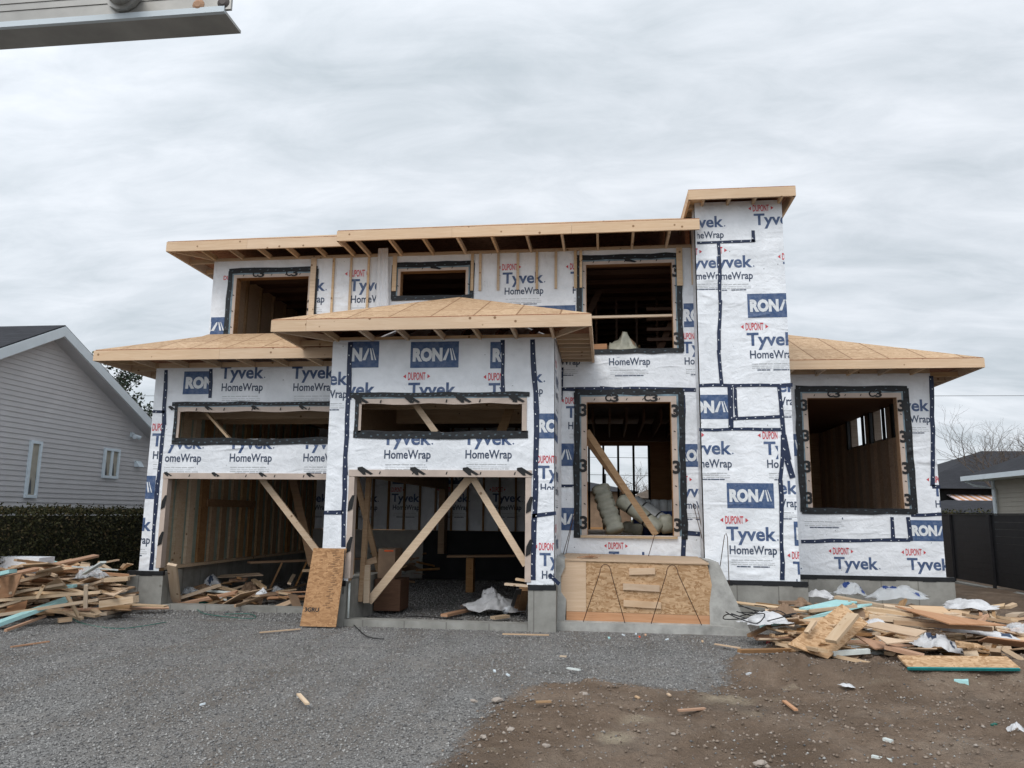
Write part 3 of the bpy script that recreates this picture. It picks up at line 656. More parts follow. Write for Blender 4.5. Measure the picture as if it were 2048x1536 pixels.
# ---- wing
ww = (3.66, 5.23, 1.75, 3.77)
mb = MB(); wall(mb, RY, 2.90, 5.83, .60, 4.20, [ww])
def cr_(x0, x1, y0, y1): a, zt = px(RY, x0, y0); b, zb = px(RY, x1, y1); return (a, b, zb, zt)
WAll = (2.9, 5.83, .6, 4.2)
LG(mb, RY, 1771, 1859, 822, cr_(1806, 1880, 770, 1000), 'TH'); RN(mb, RY, 1520, 868, 1607, 912, WAll); LG(mb, RY, 1865, 1950, 992, WAll)
RN(mb, RY, 1818, 1040, 1903, 1083, WAll); LG(mb, RY, 1669, 1757, 1137, WAll, 'DT'); LG(mb, RY, 1815, 1903, 1139, WAll, 'DT')
LG(mb, RY, 1530, 1600, 1137, WAll, 'T'); LG(mb, RY, 1600, 1690, 1008, cr_(1600, 1822, 1034, 1080), 'H')
mb.build('wing_front_wall', WM, house)
wh = []
for (xa, xb, ya, yb) in ((1700, 1732, 828, 890), (1745, 1773, 808, 870)):
    a = onX(xa, ya, 5.68); b = onX(xb, yb, 5.68); wh.append((b.y, a.y, b.z, a.z))
for (xa, xb, ya, yb) in ((1790, 1803, 790, 860),):
    a = onX(xa, ya, 5.68); b = onX(xb, yb, 5.68); wh.append((b.y, a.y, wh[0][2], wh[0][3]))
zlo = sum(h[2] for h in wh)/3; zhi = sum(h[3] for h in wh)/3; wh = [(h[0], h[1], zlo, zhi) for h in wh]
mb = MB(); wall(mb, 5.83, RY+.003, 21.4, .6, 4.2, wh, .15, 0, 1); swapxy(mb); mb.v = [(11.66-x, y, z) for x, y, z in mb.v]; mb.build('wing_side_wall', ['wrap', 'oldboard'], house)
# ---- rear wall with the open window, partitions, floors and ceilings
bo = (-1.7, 1.20, 1.15, 3.50)
mb = MB(); wall(mb, 21.4, -7.73, 5.83, .3, 4.2, [bo, (-6.9, -5.6, .3, 2.6)], .15, 1, 0); wall(mb, 21.4, -7.18, 2.9, 4.2, 6.16, [(-1.0, -.7, 5.0, 5.1)], .15, 1, 0); mb.build('rear_wall', WM, house)
mb = MB(); mb.hexa([(-.7, WY+.16, 1.05), (2.88, WY+.16, 1.05), (2.88, RY+.16, 1.05), (5.66, RY+.16, 1.05), (5.66, 21.38, 1.05), (-.7, 21.38, 1.05)], [(-.7, WY+.16, 1.22), (2.88, WY+.16, 1.22), (2.88, RY+.16, 1.22), (5.66, RY+.16, 1.22), (5.66, 21.38, 1.22), (-.7, 21.38, 1.22)]); mb.build('ground_floor_deck', 'osb', house)
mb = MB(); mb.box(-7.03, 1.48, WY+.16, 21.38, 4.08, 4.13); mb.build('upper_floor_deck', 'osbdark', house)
for i in range(17):
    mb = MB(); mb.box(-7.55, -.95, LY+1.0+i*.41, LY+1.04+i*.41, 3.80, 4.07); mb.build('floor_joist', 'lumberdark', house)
for x0, x1, y0, z0, z1 in ((-7.55, -4.16, LY+.75, 3.24, 3.36), (-3.96, -.92, PY+1.0, 3.28, 3.45), (-7.55, -.92, PY+3.2, 3.3, 3.72)):
    mb = MB(); mb.box(x0, x1, y0, y0+.16, z0, z1); mb.build('header_beam', 'lumber', house)
for i in range(7):
    mb = MB(); mb.box(-.6+i*.33, -.56+i*.33, 15.0, 18.0, 3.38, 3.66); mb.build('dropped_joist', 'shadewood', house)
mb = MB(); mb.box(-.72, 1.66, 18.0, 18.2, 3.30, 3.70); mb.build('dropped_beam', 'shadewood', house)
mb = MB(); mb.box(-.76, 2.88, WY+.16, RY+.14, 3.84, 3.88); mb.box(-.76, 1.9, 14.68, 21.38, 3.80, 3.825); mb.build('room_ceiling', 'shadewood', house)
mb = MB(); mb.box(-7.56, -4.16, LY+.16, 19.4, 3.775, 3.795); mb.box(-3.96, -.95, PY+.16, 19.4, 3.775, 3.795); mb.build('added_light_block_sheet', 'shadewood', house)  # added sheets that stop sky light entering over the open eaves
mb = MB(); mb.box(-7.0, 1.48, WY+.2, 21.38, 6.13, 6.15); mb.build('upper_ceiling_sheet', 'shadewood', house)
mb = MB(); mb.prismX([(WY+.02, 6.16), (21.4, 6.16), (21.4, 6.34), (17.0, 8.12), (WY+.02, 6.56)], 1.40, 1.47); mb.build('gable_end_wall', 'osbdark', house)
mb = MB(); mb.box(1.40, 1.47, WY+.16, 21.38, 4.14, 6.1); mb.build('upper_end_wall', 'shadewood', house)
mb = MB(); mb.box(-.9, 5.68, 14.66, 21.38, 3.83, 3.87); mb.build('wing_ceiling', 'shadewood', house)
mb = MB()
wall(mb, 19.5, -7.55, -.9, 1.18, 4.0, [], .1, 0, 1)
for x0, rows_ in ((783, 'DTH'), (880, 'DTH'), (985, 'DTH'), (700, 'TH'), (600, 'TH')):
    u0 = onY(x0, 1003, 19.5); logo(mb, u0.x, u0.z, FY(19.5), (-7.5, -.9, 1.2, 3.7), .735, rows_)
for x0 in (785, 882): u0 = onY(x0, 968, 19.5); rona(mb, u0.x, u0.z, FY(19.5), (-7.5, -.9, 1.2, 3.7))
mb.build('garage_rear_wall', WM, house)
for i in range(16):
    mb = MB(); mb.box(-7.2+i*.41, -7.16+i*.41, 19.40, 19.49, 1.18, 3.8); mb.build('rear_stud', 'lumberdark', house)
mb = MB(); mb.box(-7.55, -4.6, 19.42, 19.6, -.05, 1.17, 0); mb.build('cement_wall', 'whitewall', house)
mb = MB(); mb.box(-4.58, -.9, 19.38, 19.6, -.05, 1.17, 0); mb.build('black_wall_board', 'blackboard', house)
mb = MB(); mb.box(-.93, -.78, WY+.16, 19.5, 1.2, 3.79, 0); mb.box(-1.0, -.72, WY+.16, 21.3, -.05, 1.04, 1); mb.build('partition_wall', ['stud', 'concrete'], house)
mb = MB(); mb.box(1.75, 1.9, 14.66, 21.3, 1.22, 3.78); mb.build('room_partition', 'stud', house)
mb = MB(); mb.box(2.95, 3.1, 14.66, 21.38, 1.22, 3.82); mb.build('room_partition', 'ply', house)
# studs of the left garage wall with the green sheathing seen between them
sb = MB(); sb.box(-7.578, -7.55, LY+.2, 19.4, .63, 3.9); sb.build('green_wall_sheathing', 'greenfoam', house)
for i in range(19):
    s_ = MB(); y_ = LY+.22+i*.405; s_.box(-7.548, -7.50, y_, y_+(.26 if i in (0, 1, 3) else .20), .66, 3.75); s_.build('wall_stud', ('lumber' if i < 4 else 'stud') if i % 5 != 3 else 'lumberdark', house)  # paler wood near the opening, darker deeper in: light falloff put into colour
s_ = MB(); s_.box(-7.58, -7.38, LY+.16, 19.4, .615, .66); s_.build('sill_plate', 'lumber', house)
s_ = MB(); s_.box(-7.80, -7.5, LY+.02, 19.4, -.1, .60); s_.build('foundation_wall', 'concrete', house)
s_ = MB(); s_.bar((-7.47, 13.9, 1.75), (-7.47, 15.9, 1.75), .14, .04, 0, (0, 0, 1)); s_.build('wall_block', 'lumberdark', house)
# wing inside: boarded right-hand wall
for i in range(30):
    y0 = 14.68+i*.22; s_ = MB(); s_.box(5.62, 5.675-.01*(i % 3), y0, y0+.205, 1.24, 3.80 if y0 > wh[0][1]+.1 else zlo-.05); s_.build('wall_board', 'oldboard', house)
for h in wh:
    s_ = MB(); s_.box(5.60, 5.66, h[1]+.01, h[1]+.12, h[2]-.05, h[3]+.05); s_.box(5.60, 5.66, h[0]-.03, h[0]-.005, h[2]-.05, h[3]+.05); s_.box(5.60, 5.66, h[0], h[1], h[3]+.005, h[3]+.06)
    s_.build('flashing_tape', 'btape', house)
for i in range(14):
    s_ = MB(); s_.box(-6.984, -6.94, WY+.3+i*.6, WY+.36+i*.6, 4.14, 6.1); s_.build('upper_wall_stud', 'stud', house)
s_ = MB(); s_.box(-7.02, -6.985, WY+.2, 21.3, 4.14, 6.12, 0); s_.build('upper_wall_sheathing', 'ply', house)
# trusses above the upper floor
for i in range(13):
    s_ = MB(); y_ = WY+.35+i*.61; s_.box(-6.95, 1.38, y_, y_+.04, 6.02, 6.11); s_.build('roof_truss', 'shadewood', house)
for i in range(5):
    s_ = MB(); s_.bar((-6.0+i*1.7, 14.6, 4.2), (-5.2+i*1.7, 14.9, 6.0), .04, .12, 0, (0, 1, 0)); s_.build('roof_brace', 'shadewood', house)
# upper partition seen in the big upper opening
for i in range(6):
    s_ = MB(); s_.box(-.6+i*.41, -.56+i*.41, 15.5, 15.6, 4.14, 6.0); s_.build('upper_stud', 'shadewood', house)
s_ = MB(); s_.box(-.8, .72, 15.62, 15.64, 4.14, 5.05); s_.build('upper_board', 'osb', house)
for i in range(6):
    s_ = MB(); s_.box(.80, 1.38, 14.6, 14.65, 4.5+i*.2, 4.56+i*.2); s_.build('wall_rung', 'shadewood', house)
# ---- foundations
def fnd(x0, x1, y0, y1, z0, z1, nm='foundation', lip=True):
    m_ = MB(); m_.box(x0, x1, y0, y1, z0, z1); r_ = m_.build(nm, 'concrete', house)
    if lip:
        t_ = MB(); xx = x0-.004
        while xx < x1:
            w2_ = min(.22, x1+.004-xx); t_.box(xx, xx+w2_, y0-.006-random.random()*.004, y0+.05, z1-.05-random.random()*.02, z1+.012); xx += w2_
        t_.build('sill_membrane', 'tar', r_)
    return r_
fnd(-1.10, -.71, PY-.02, WY-.01, -.15, .615)
fnd(-4.15, -3.76, PY-.02, WY-.01, -.15, .615)
fnd(-7.90, -7.27, LY-.03, LY+.55, -.15, .595)
fnd(-.70, 1.46, WY-.015, WY+.3, -.15, .615)
fnd(1.46, 3.0, TY-.03, WY+.2, -.15, .635)
fnd(3.01, 5.95, RY-.03, RY+.3, -.15, .595)
m_ = MB(); m_.box(5.72, 5.95, RY+.302, 21.5, -.15, .59); m_.build('foundation', 'concrete', house)
m_ = MB(); m_.box(-3.755, -1.105, PY, PY+.24, -.15, .085); m_.build('door_sill', 'concrete', house)
m_ = MB(); m_.box(-7.26, -4.16, LY+.0, LY+.24, -.15, .075); m_.build('door_sill', 'concrete', house)

# ---- openings: flashing, membrane flaps and tape
def opening(nm, Y, h, tw=.085, fw_=.075, glyph=(3, 3, 1), top_only=False, bottom=True, bare_bottom=False):
    x0, x1, z0, z1 = h
    mb = MB(); o_ = .012
    r = lambda a, b, c, d, m, oo: mb.face([(a, Y-oo, c), (b, Y-oo, c), (b, Y-oo, d), (a, Y-oo, d)], m)
    # membrane turned into the opening (tan), film, black tape
    mb.box(x0-fw_, x1+fw_, Y-o_, Y-.004, z1-.01, z1+fw_, 0); mb.box(x0-fw_, x1+fw_, Y-.009, Y+.15, z1-.012, z1+.0, 4)
    mb.box(x0-fw_, x0+.004, Y-o_+.001, Y-.004, z0, z1-.011, 0); mb.box(x1-.004, x1+fw_, Y-o_+.001, Y-.004, z0, z1-.011, 0)
    mb.box(x0-.001, x0+.012, Y-.004, Y+.15, z0, z1-.013, 4); mb.box(x1-.012, x1+.001, Y-.004, Y+.15, z0, z1-.013, 4)
    q = fw_+.035
    for b_ in ((x0-q, x1+q, z1+fw_, z1+q), (x0-q, x0-fw_, z0, z1+fw_), (x1+fw_, x1+q, z0, z1+fw_)): mb.box(b_[0], b_[1], Y-.010, Y-.003, b_[2], b_[3], 3)
    strips = []
    def tape2(pts, **k):
        t_ = MB(); tape(t_, Y, pts, **k); strips.append(t_)
    kw = dict(w=tw, m=0, md=1, step=.17, off=.013, dot=(.032, .014))
    a = q+tw*.42
    tape2([(x0-a-.03, z1+a), (x1+a+.03, z1+a)], **kw)
    if not top_only:
        kw['off'] = .0145; tape2([(x0-a, z0-.05), (x0-a, z1+a)], **kw); tape2([(x1+a, z0-.05), (x1+a, z1+a)], **kw)
    if bottom:
        kw['off'] = .0165; tape2([(x0-a-.03, z0-.03), (x1+a+.03, z0-.03)], **kw)
    g = mb; i0 = len(g.m); fn = FY(Y, .019)
    if glyph:
        for cnt, side in ((glyph[0], 0), (glyph[1], 1)):
            for i in range(cnt):
                zz = z0+.10+(z1-z0-.34)*(i/max(1, cnt-1) if cnt > 1 else .5)
                if side == 0: text(g, '3', x0-.115, x0+.012, zz, .20, fn, (x0-.2, x0+.003, z0-.1, z1+.02), 0, .035)
                else: text(g, '3', x1-.004, x1+.12, zz-.02, .20, fn, (x1-.003, x1+.2, z0-.1, z1+.02), 0, .035)
        if glyph[2]:
            for i in range(2):
                xx = x0+(x1-x0)*(.3+.46*i); text(g, '3', xx, xx+.12, z1+.0, .12, fn, None, 0, .035); text(g, 'C', xx-.11, xx, z1+.005, .11, fn, None, 0, .035)
        else:
            for u in (.45,):
                xx = x0+(x1-x0)*u; g.face([(xx, Y-.02, z1+.07), (xx+.07, Y-.02, z1+.08), (xx+.22, Y-.02, z1+.02), (xx+.18, Y-.02, z1+.005), (xx+.10, Y-.02, z1+.02), (xx+.02, Y-.02, z1+.03)], 0)
    n_ = int((x1-x0)/.27)
    for i in range(n_):
        xx = x0+.12+i*.27; g.face([(xx, Y-.014, z1+.02), (xx+.016, Y-.014, z1+.02), (xx+.032, Y-.014, z1+.055), (xx+.018, Y-.014, z1+.055)], 0)
    if not top_only:
        for i in range(int((z1-z0)/.3)):
            zz = z0+.2+i*.3
            for xx in (x0-.05, x1+.03): g.face([(xx, Y-.0145, zz), (xx+.03, Y-.0145, zz-.012), (xx+.03, Y-.0145, zz+.006), (xx, Y-.0145, zz+.018)], 0)
    for i in range(i0, len(g.m)): g.m[i] = 2
    par = g.build('window_membrane', ['tan', 'btape', 'black', 'bfilm', 'lumberdark'], house)
    for t_ in strips: t_.build('flashing_tape', ['btape', 'bmark'], par)
    return par
opening('w1', WY, w1, .095, .05, (0, 1, 1)); opening('w2', WY, w2, .09, .04, (0, 0, 0)); opening('w3', WY, w3, .09, .045, (0, 2, 0))
opening('wd', WY, wd, .10, .085, bottom=False); opening('ww', RY, ww, .11, .075, (4, 4, 1))

def garage_open(Y, door, win, xl, xr, marks):
    # flap and tape over the upper light
    x0, x1, z0, z1 = win
    m_ = MB(); n_ = 14
    for i in range(n_):      # slightly wavy drooping membrane
        a = x0+(x1-x0)*i/n_; b = x0+(x1-x0)*(i+1)/n_; d0 = .012*sin(i*1.3); d1 = .012*sin((i+1)*1.3)
        m_.face([(a, Y-.010-abs(d0), z1-.03+d0), (b, Y-.010-abs(d1), z1-.03+d1), (b, Y-.008, z1+.055), (a, Y-.008, z1+.055)], 0)
    m_.box(x0, x0+.07, Y-.012, Y-.004, z0, z1-.03, 0); m_.box(x1-.07, x1, Y-.012, Y-.004, z0, z1-.03, 0)
    m_.box(x0, x1, Y-.0095, Y-.003, z1+.055, z1+.078, 2)
    g = m_
    def mark(xx, zz, s, oo):
        g.face([(xx+.00*s, Y-oo, zz+.065*s), (xx+.07*s, Y-oo, zz+.075*s), (xx+.24*s, Y-oo, zz-.03*s), (xx+.20*s, Y-oo, zz-.045*s), (xx+.12*s, Y-oo, zz-.005*s), (xx+.13*s, Y-oo, zz-.045*s), (xx+.09*s, Y-oo, zz-.045*s), (xx+.0*s, Y-oo, zz+.03*s)], 1)
    for u in marks[0]: mark(px(Y, u, 800)[0], z1+.03, marks[2], .028)
    for i in range(int((x1-x0)/.5)): xx = x0+.35+i*.5; g.face([(xx, Y-.026, z1-.01), (xx+.018, Y-.026, z1-.01), (xx+.03, Y-.026, z1+.035), (xx+.014, Y-.026, z1+.035)], 1)
    par = m_.build('window_membrane', ['tan', 'black', 'bfilm'], house)
    for pts, k in (([(xl, z1+.11), (xr, z1+.105)], dict(w=.07, step=.085, off=.013, dot=(.035, .014))), ([(x0-.04, z0-.035), ((x0+x1)/2, z0-.05), (x1+.02, z0-.03)], dict(w=.115, step=.11, off=.012, dot=(.03, .02))), ([(x0-.005, z0-.05), (x0-.005, z1+.1)], dict(w=.06, step=.1, off=.0165, dot=(.03, .02)))):
        t_ = MB(); tape(t_, Y, pts, **k); t_.build('flashing_tape', ['btape', 'bmark'], par)
    # door head
    x0, x1, z0, z1 = door
    m_ = MB(); m_.box(x0-.06, x1+.06, Y-.022, Y+.14, z1-.012, z1+.085, 0)
    m_.box(x0-.055, x0+.03, Y-.014, Y+.12, .66, z1-.014, 0); m_.box(x1-.03, x1+.055, Y-.014, Y+.12, .66, z1-.014, 0)
    g = m_
    for u in marks[1]: mark(px(Y, u, 945)[0], z1+.055, marks[2], .028)
    for i in range(int((x1-x0)/.5)): xx = x0+.4+i*.5; g.face([(xx, Y-.026, z1+.02), (xx+.018, Y-.026, z1+.02), (xx+.03, Y-.026, z1+.06), (xx+.014, Y-.026, z1+.06)], 1)
    for zz in (1.75, 1.15):
        for xx in (x0-.05, x1-.02): g.face([(xx, Y-.024, zz-.14), (xx+.07, Y-.024, zz-.10), (xx+.10, Y-.024, zz+.1), (xx+.06, Y-.024, zz+.1), (xx+.01, Y-.024, zz)], 1)
    m_.build('door_membrane', ['tan', 'black'], house)
garage_open(PY, p_door, p_win, -3.82, -1.10, ((708, 810, 912, 1018), (716, 821, 926, 1034), 1.0))
garage_open(LY, l_door, l_win, -7.38, -4.2, ((340, 412, 505, 600), (330, 425, 519, 614), .62))
# ---- navy seam tapes
def ST(Y, pix, **k):
    t_ = MB(); TP(t_, Y, pix, **k); t_.build('seam_tape', ['tape', 'tapedot'], house)
ST(PY, [(701, 684), (697, 800), (690, 950), (686, 1094)], w=.075); ST(PY, [(1005, 680), (1006, 785)], w=.06); ST(PY, [(1065, 679), (1073, 820), (1071, 950), (1065, 1160)], w=.075)
ST(PY, [(648, 1025), (686, 1025)], w=.06); ST(PY, [(1064, 1031), (1112, 1027)], w=.055); ST(PY, [(1098, 1150), (1119, 1168)], w=.05); 
ST(LY, [(332, 740), (328, 850), (316, 960), (303, 1140)], w=.07); ST(LY, [(422, 738), (420, 796)], w=.065); ST(LY, [(306, 824), (330, 824)], w=.055); 
ST(WY, [(1124, 778), (1200, 777), (1393, 779)], w=.07); ST(WY, [(1122, 973), (1150, 972)], w=.045); ST(WY, [(1366, 1066), (1416, 1069)], w=.07); ST(WY, [(1366, 790), (1367, 1068), (1366, 1116)], w=.075); ST(WY, [(1124, 735), (1123, 800)], w=.04)
ST(WY, [(1412, 1069), (1414, 1122)], w=.06); 
ST(TY, [(1394, 486), (1509, 481)], w=.05); ST(TY, [(1506, 484), (1507, 461)], w=.055); ST(TY, [(1437, 486), (1440, 600), (1438, 700), (1442, 768)], w=.055, off=.0075)
ST(TY, [(1398, 771), (1585, 770)], w=.055); ST(TY, [(1461, 770), (1461, 857)], w=.09, off=.0075); ST(TY, [(1471, 770), (1472, 836)], w=.05, off=.009); ST(TY, [(1465, 837), (1560, 833)], w=.05); ST(TY, [(1398, 859), (1567, 858)], w=.05, off=.0075)
ST(TY, [(1558, 773), (1567, 870), (1561, 960), (1565, 1160)], w=.065, off=.009); ST(TY, [(1566, 870), (1575, 920), (1586, 956)], w=.10, off=.0105); 
ST(RY, [(1862, 752), (1865, 860), (1864, 972)], w=.075); ST(RY, [(1864, 973), (1880, 973)], w=.06); ST(RY, [(1602, 1083), (1820, 1079)], w=.065); ST(RY, [(1784, 1034), (1786, 1078)], w=.065, off=.0075); ST(RY, [(1816, 1034), (1821, 1082)], w=.07, off=.0075); ST(RY, [(1822, 1031), (1883, 1029)], w=.055); 

# ---- roofs
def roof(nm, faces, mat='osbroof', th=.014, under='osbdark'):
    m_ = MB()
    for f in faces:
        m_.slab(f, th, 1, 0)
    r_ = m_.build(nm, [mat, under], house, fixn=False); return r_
def fascia(r_, A, B, h, th=.04, split=None, mat='pine'):
    A = Vector(A); B = Vector(B); pts = [0]+(split or [])+[1]
    for a, b in zip(pts[:-1], pts[1:]):
        p = A.lerp(B, a); q = A.lerp(B, b); d = (q-p).normalized()
        m_ = MB(); n = Vector((-d.y, d.x, 0))*th
        q2 = q-d*.003 if b < 1 else q
        m_.hexa([p, q2, q2+n, p+n], [v+Vector((0, 0, h)) for v in (p, q2, q2+n, p+n)]); m_.build('fascia_board', mat, r_)
def tails(r_, pts, direction, length, h=.085, th=.038, rise=0):
    for p in pts:
        p = Vector(p); d = Vector(direction); m_ = MB()
        m_.bar(p+Vector((0, 0, h/2)), p+d*length+Vector((0, 0, h/2+rise)), th, h); m_.build('rafter_tail', 'lumber', r_)
def plate(r_, x0, x1, y0, y1, z0, z1, mat='lumber'): m_ = MB(); m_.box(x0, x1, y0, y1, z0, z1); m_.build('top_plate', mat, r_)
Z = lambda z0, y0, y, s: z0+(y-y0)*s
# garage roof
s = .41; gx0, gy0, gz = -8.37, 11.55, 4.205
r = roof('garage_roof', [[(gx0, gy0, gz), (-4.16, gy0, gz), (-4.16, WY-.01, gz+(WY-.01-gy0)*s), (-7.19, WY-.01, gz+(WY-.01-gy0)*s), (-7.19, gy0+1.18, gz+1.18*s)],
                         [(gx0, gy0, gz), (-7.19, gy0+1.18, gz+1.18*s), (-7.19, 20.6, gz+1.18*s), (gx0, 20.6, gz)]])
fascia(r, (gx0-.02, gy0-.01, gz-.185), (-4.16, gy0-.01, gz-.185), .17, split=[.52]); fascia(r, (gx0-.02, 20.6, gz-.185), (gx0-.02, gy0-.006, gz-.185), .17)
tails(r, [(-7.75+i*.6, gy0+.035, gz-.175) for i in range(6)], (0, 1, 0), .74); tails(r, [(gx0+.025, gy0+1.0+i*.6, gz-.175) for i in range(14)], (1, 0, 0), .66)
m_ = MB(); m_.bar((gx0+.03, gy0+.04, gz-.13), (-7.7, LY+.02, gz-.13), .038, .085); m_.build('rafter_tail', 'lumber', r)
plate(r, -7.73, -4.16, LY+.002, LY+.14, 4.032, 4.12)
# porch roof
qx0, qx1, qy, qz = -4.78, -.19, 10.35, 4.345; hx = (qx0+qx1)/2; hd = hx-qx0
r = roof('porch_roof', [[(qx0, qy, qz), (qx1, qy, qz), (hx, qy+hd, qz+hd*s)],
                        [(qx0, qy, qz), (hx, qy+hd, qz+hd*s), (hx, WY-.02, qz+hd*s), (qx0, WY-.02, qz)],
                        [(qx1, qy, qz), (qx1, WY-.02, qz), (hx, WY-.02, qz+hd*s), (hx, qy+hd, qz+hd*s)]])
fascia(r, (qx0-.01, qy-.01, qz-.185), (qx1+.01, qy-.01, qz-.185), .17, split=[.115]); fascia(r, (qx1+.012, qy-.006, qz-.185), (qx1+.012, WY-.02, qz-.185), .17); fascia(r, (qx0-.012, WY-.02, qz-.185), (qx0-.012, qy-.006, qz-.185), .17)
tails(r, [(-4.05+i*.55, qy+.035, qz-.175) for i in range(7)], (0, 1, 0), .76)
tails(r, [(-.72, qy+.85+i*.28, qz-.175) for i in range(7)], (1, 0, 0), .50); tails(r, [(qx0+.03, qy+1.0+i*.6, qz-.175) for i in range(2)], (1, 0, 0), .62)
for (a, b) in (((qx1-.03, qy+.04, qz-.13), (-.76, PY+.02, qz-.13)), ((qx0+.03, qy+.04, qz-.13), (-4.12, PY+.02, qz-.13))):
    m_ = MB(); m_.bar(a, b, .038, .085); m_.build('rafter_tail', 'lumber', r)
plate(r, -4.13, -.74, PY+.01, PY+.14, 4.19, 4.24); plate(r, -4.12, -3.98, PY+.142, WY, 4.19, 4.24); plate(r, -.89, -.75, PY+.142, WY, 4.19, 4.24)
for i in range(6):
    m_ = MB(); x_ = -3.7+i*.52; m_.bar((x_, PY+.1, 4.25), (x_+.1, PY+1.2, 4.7), .038, .085); m_.build('roof_truss', 'shadewood', r)
m_ = MB(); m_.box(-3.95, -.92, PY+.35, WY, 3.9, 3.93); m_.build('porch_ceiling_board', 'osbdark', r)
# upper roofs
ux, uy, uz = -7.77, 12.35, 6.355
su = .397; ry = 17.0
r = roof('upper_left_roof', [[(ux, uy, uz), (-3.2, uy, uz), (-3.2, ry, uz+(ry-uy)*su), (ux+(ry-uy), ry, uz+(ry-uy)*su)],
                        [(ux, uy, uz), (ux+(ry-uy), ry, uz+(ry-uy)*su), (ux, 21.65, uz)],
                        [(ux, 21.65, uz), (ux+(ry-uy), ry, uz+(ry-uy)*su), (1.48, ry, uz+(ry-uy)*su), (1.48, 21.65, uz)]])
fascia(r, (ux-.01, uy-.01, uz-.19), (-4.47, uy-.01, uz-.19), .175, split=[.46]); fascia(r, (ux-.012, 21.65, uz-.19), (ux-.012, uy-.006, uz-.19), .175)
tails(r, [(-7.15+i*.53, uy+.035, uz-.18) for i in range(6)], (0, 1, 0), .60); tails(r, [(ux+.03, uy+.75+i*.6, uz-.18) for i in range(14)], (1, 0, 0), .58)
m_ = MB(); m_.bar((ux+.03, uy+.04, uz-.13), (-7.15, WY+.05, uz-.13), .038, .085); m_.build('rafter_tail', 'lumber', r)
plate(r, -7.18, 1.49, WY-.03, WY+.12, 6.163, 6.21)
vx0, vx1, vy, vz = -4.50, 1.53, 12.05, 6.335
r = roof('upper_right_roof', [[(vx0, vy, vz), (1.48, vy, vz), (1.48, ry, vz+(ry-vy)*su), (-2.4, ry, vz+(ry-vy)*su)], [(1.482, vy, vz), (vx1, vy, vz), (vx1, TY-.02, vz+(TY-.02-vy)*su), (1.482, TY-.02, vz+(TY-.02-vy)*su)]])
fascia(r, (vx0-.01, vy-.01, vz-.19), (vx1, vy-.01, vz-.19), .175, split=[.33, .66]); fascia(r, (vx0-.012, uy-.02, vz-.19), (vx0-.012, vy-.006, vz-.19), .175)
tails(r, [(-4.2+i*.585, vy+.035, vz-.18) for i in range(10)], (0, 1, 0), .88)
# wing roof
kx1, ky, kz, sk = 6.41, 13.75, 4.33, .405
r = roof('wing_roof', [[(2.91, ky, kz), (kx1, ky, kz), (kx1-3.5, ky+3.5, kz+3.5*sk)],
                       [(kx1, ky, kz), (kx1, 22, kz), (kx1-4, 18.2, kz+4.0*sk), (kx1-4.0, ky+4.0, kz+4.0*sk)],
                       [(2.91, ky+3.5, kz+3.5*sk), (kx1-3.5, ky+3.5, kz+3.5*sk), (kx1-4, ky+4, kz+4*sk), (1.5, ky+4, kz+4*sk), (1.5, RY+.5, kz+(RY+.5-ky)*sk), (2.905, RY+.5, kz+(RY+.5-ky)*sk)],
                       [(kx1, 22, kz), (1.5, 22, kz), (1.5, 18, kz+4*sk), (kx1-4, 18, kz+4*sk)]])
fascia(r, (2.91, ky-.01, kz-.175), (kx1+.01, ky-.01, kz-.175), .16); fascia(r, (kx1+.012, ky-.006, kz-.175), (kx1+.012, 22, kz-.175), .16)
tails(r, [(3.3+i*.55, ky+.035, kz-.165) for i in range(5)], (0, 1, 0), .74); tails(r, [(5.84, ky+.95+i*.55, kz-.165) for i in range(13)], (1, 0, 0), .55)
plate(r, 2.91, 5.83, RY+.002, RY+.14, 4.202, 4.29)
# tower cap
r = roof('tower_roof', [[(1.37, 12.08, 6.84), (3.05, 12.08, 6.84), (3.05, 13.7, 6.88), (1.37, 13.7, 6.88)]])
fascia(r, (1.37, 12.07, 6.665), (3.05, 12.07, 6.665), .16); fascia(r, (3.052, 12.075, 6.665), (3.052, 13.7, 6.665), .16); fascia(r, (1.366, 13.7, 6.665), (1.366, 12.075, 6.665), .16)
tails(r, [(1.62+i*.41, 12.11, 6.672) for i in range(4)], (0, 1, 0), .28, .07); tails(r, [(1.40, 12.5+i*.35, 6.672) for i in range(4)], (1, 0, 0), .12, .07)
m_ = MB(); m_.box(1.38, 1.64, 12.11, 13.7, 6.742, 6.76); m_.build('soffit_board', 'lumber', r)

# ---- furring strips nailed over the wrap
zt = 6.16
for (xc, wd_, ybot, yo) in ((628, .10, 700, 0), (668, .04, 700, 0), (703, .04, 700, 0), (738, .04, 690, 0), (761, .045, 585, .0), (772, .04, 585, 0), (790, .075, 583, 0), (945, .05, 582, 0), (961, .045, 582, 0), (997, .045, 581, 0), (1036, .045, 580, 0), (1074, .045, 579, 0), (1112, .045, 578, 0), (1151, .05, 577, 0), (1162, .045, 576, 0), (1359, .10, 572, 0), (1385, .05, 570, 0)):
    x_ = px(WY, xc, 540)[0]; zb = max(px(WY, xc, ybot)[1], 4.95 if xc < 700 else 5.1); m_ = MB(); m_.box(x_-wd_/2, x_+wd_/2, WY-.038, WY-.0175, zb, zt-.0)
    m_.build('furring_strip', 'lumber', house)
m_ = MB(); xa = px(WY, 756, 540)[0]
n_ = 8
for i in range(n_):
    a = xa+.24*i/n_; b = xa+.24*(i+1)/n_; d = lambda k: WY-.045-.03*abs(sin(k*1.1))
    m_.face([(a, d(i), 5.22+.02*i/n_), (b, d(i+1), 5.22), (xa+.19*(i+1)/n_, d(i+1), 6.30), (xa+.19*i/n_, d(i), 6.30)], 0)
m_.build('loose_wrap_flap', 'wrap', house, fixn=False)
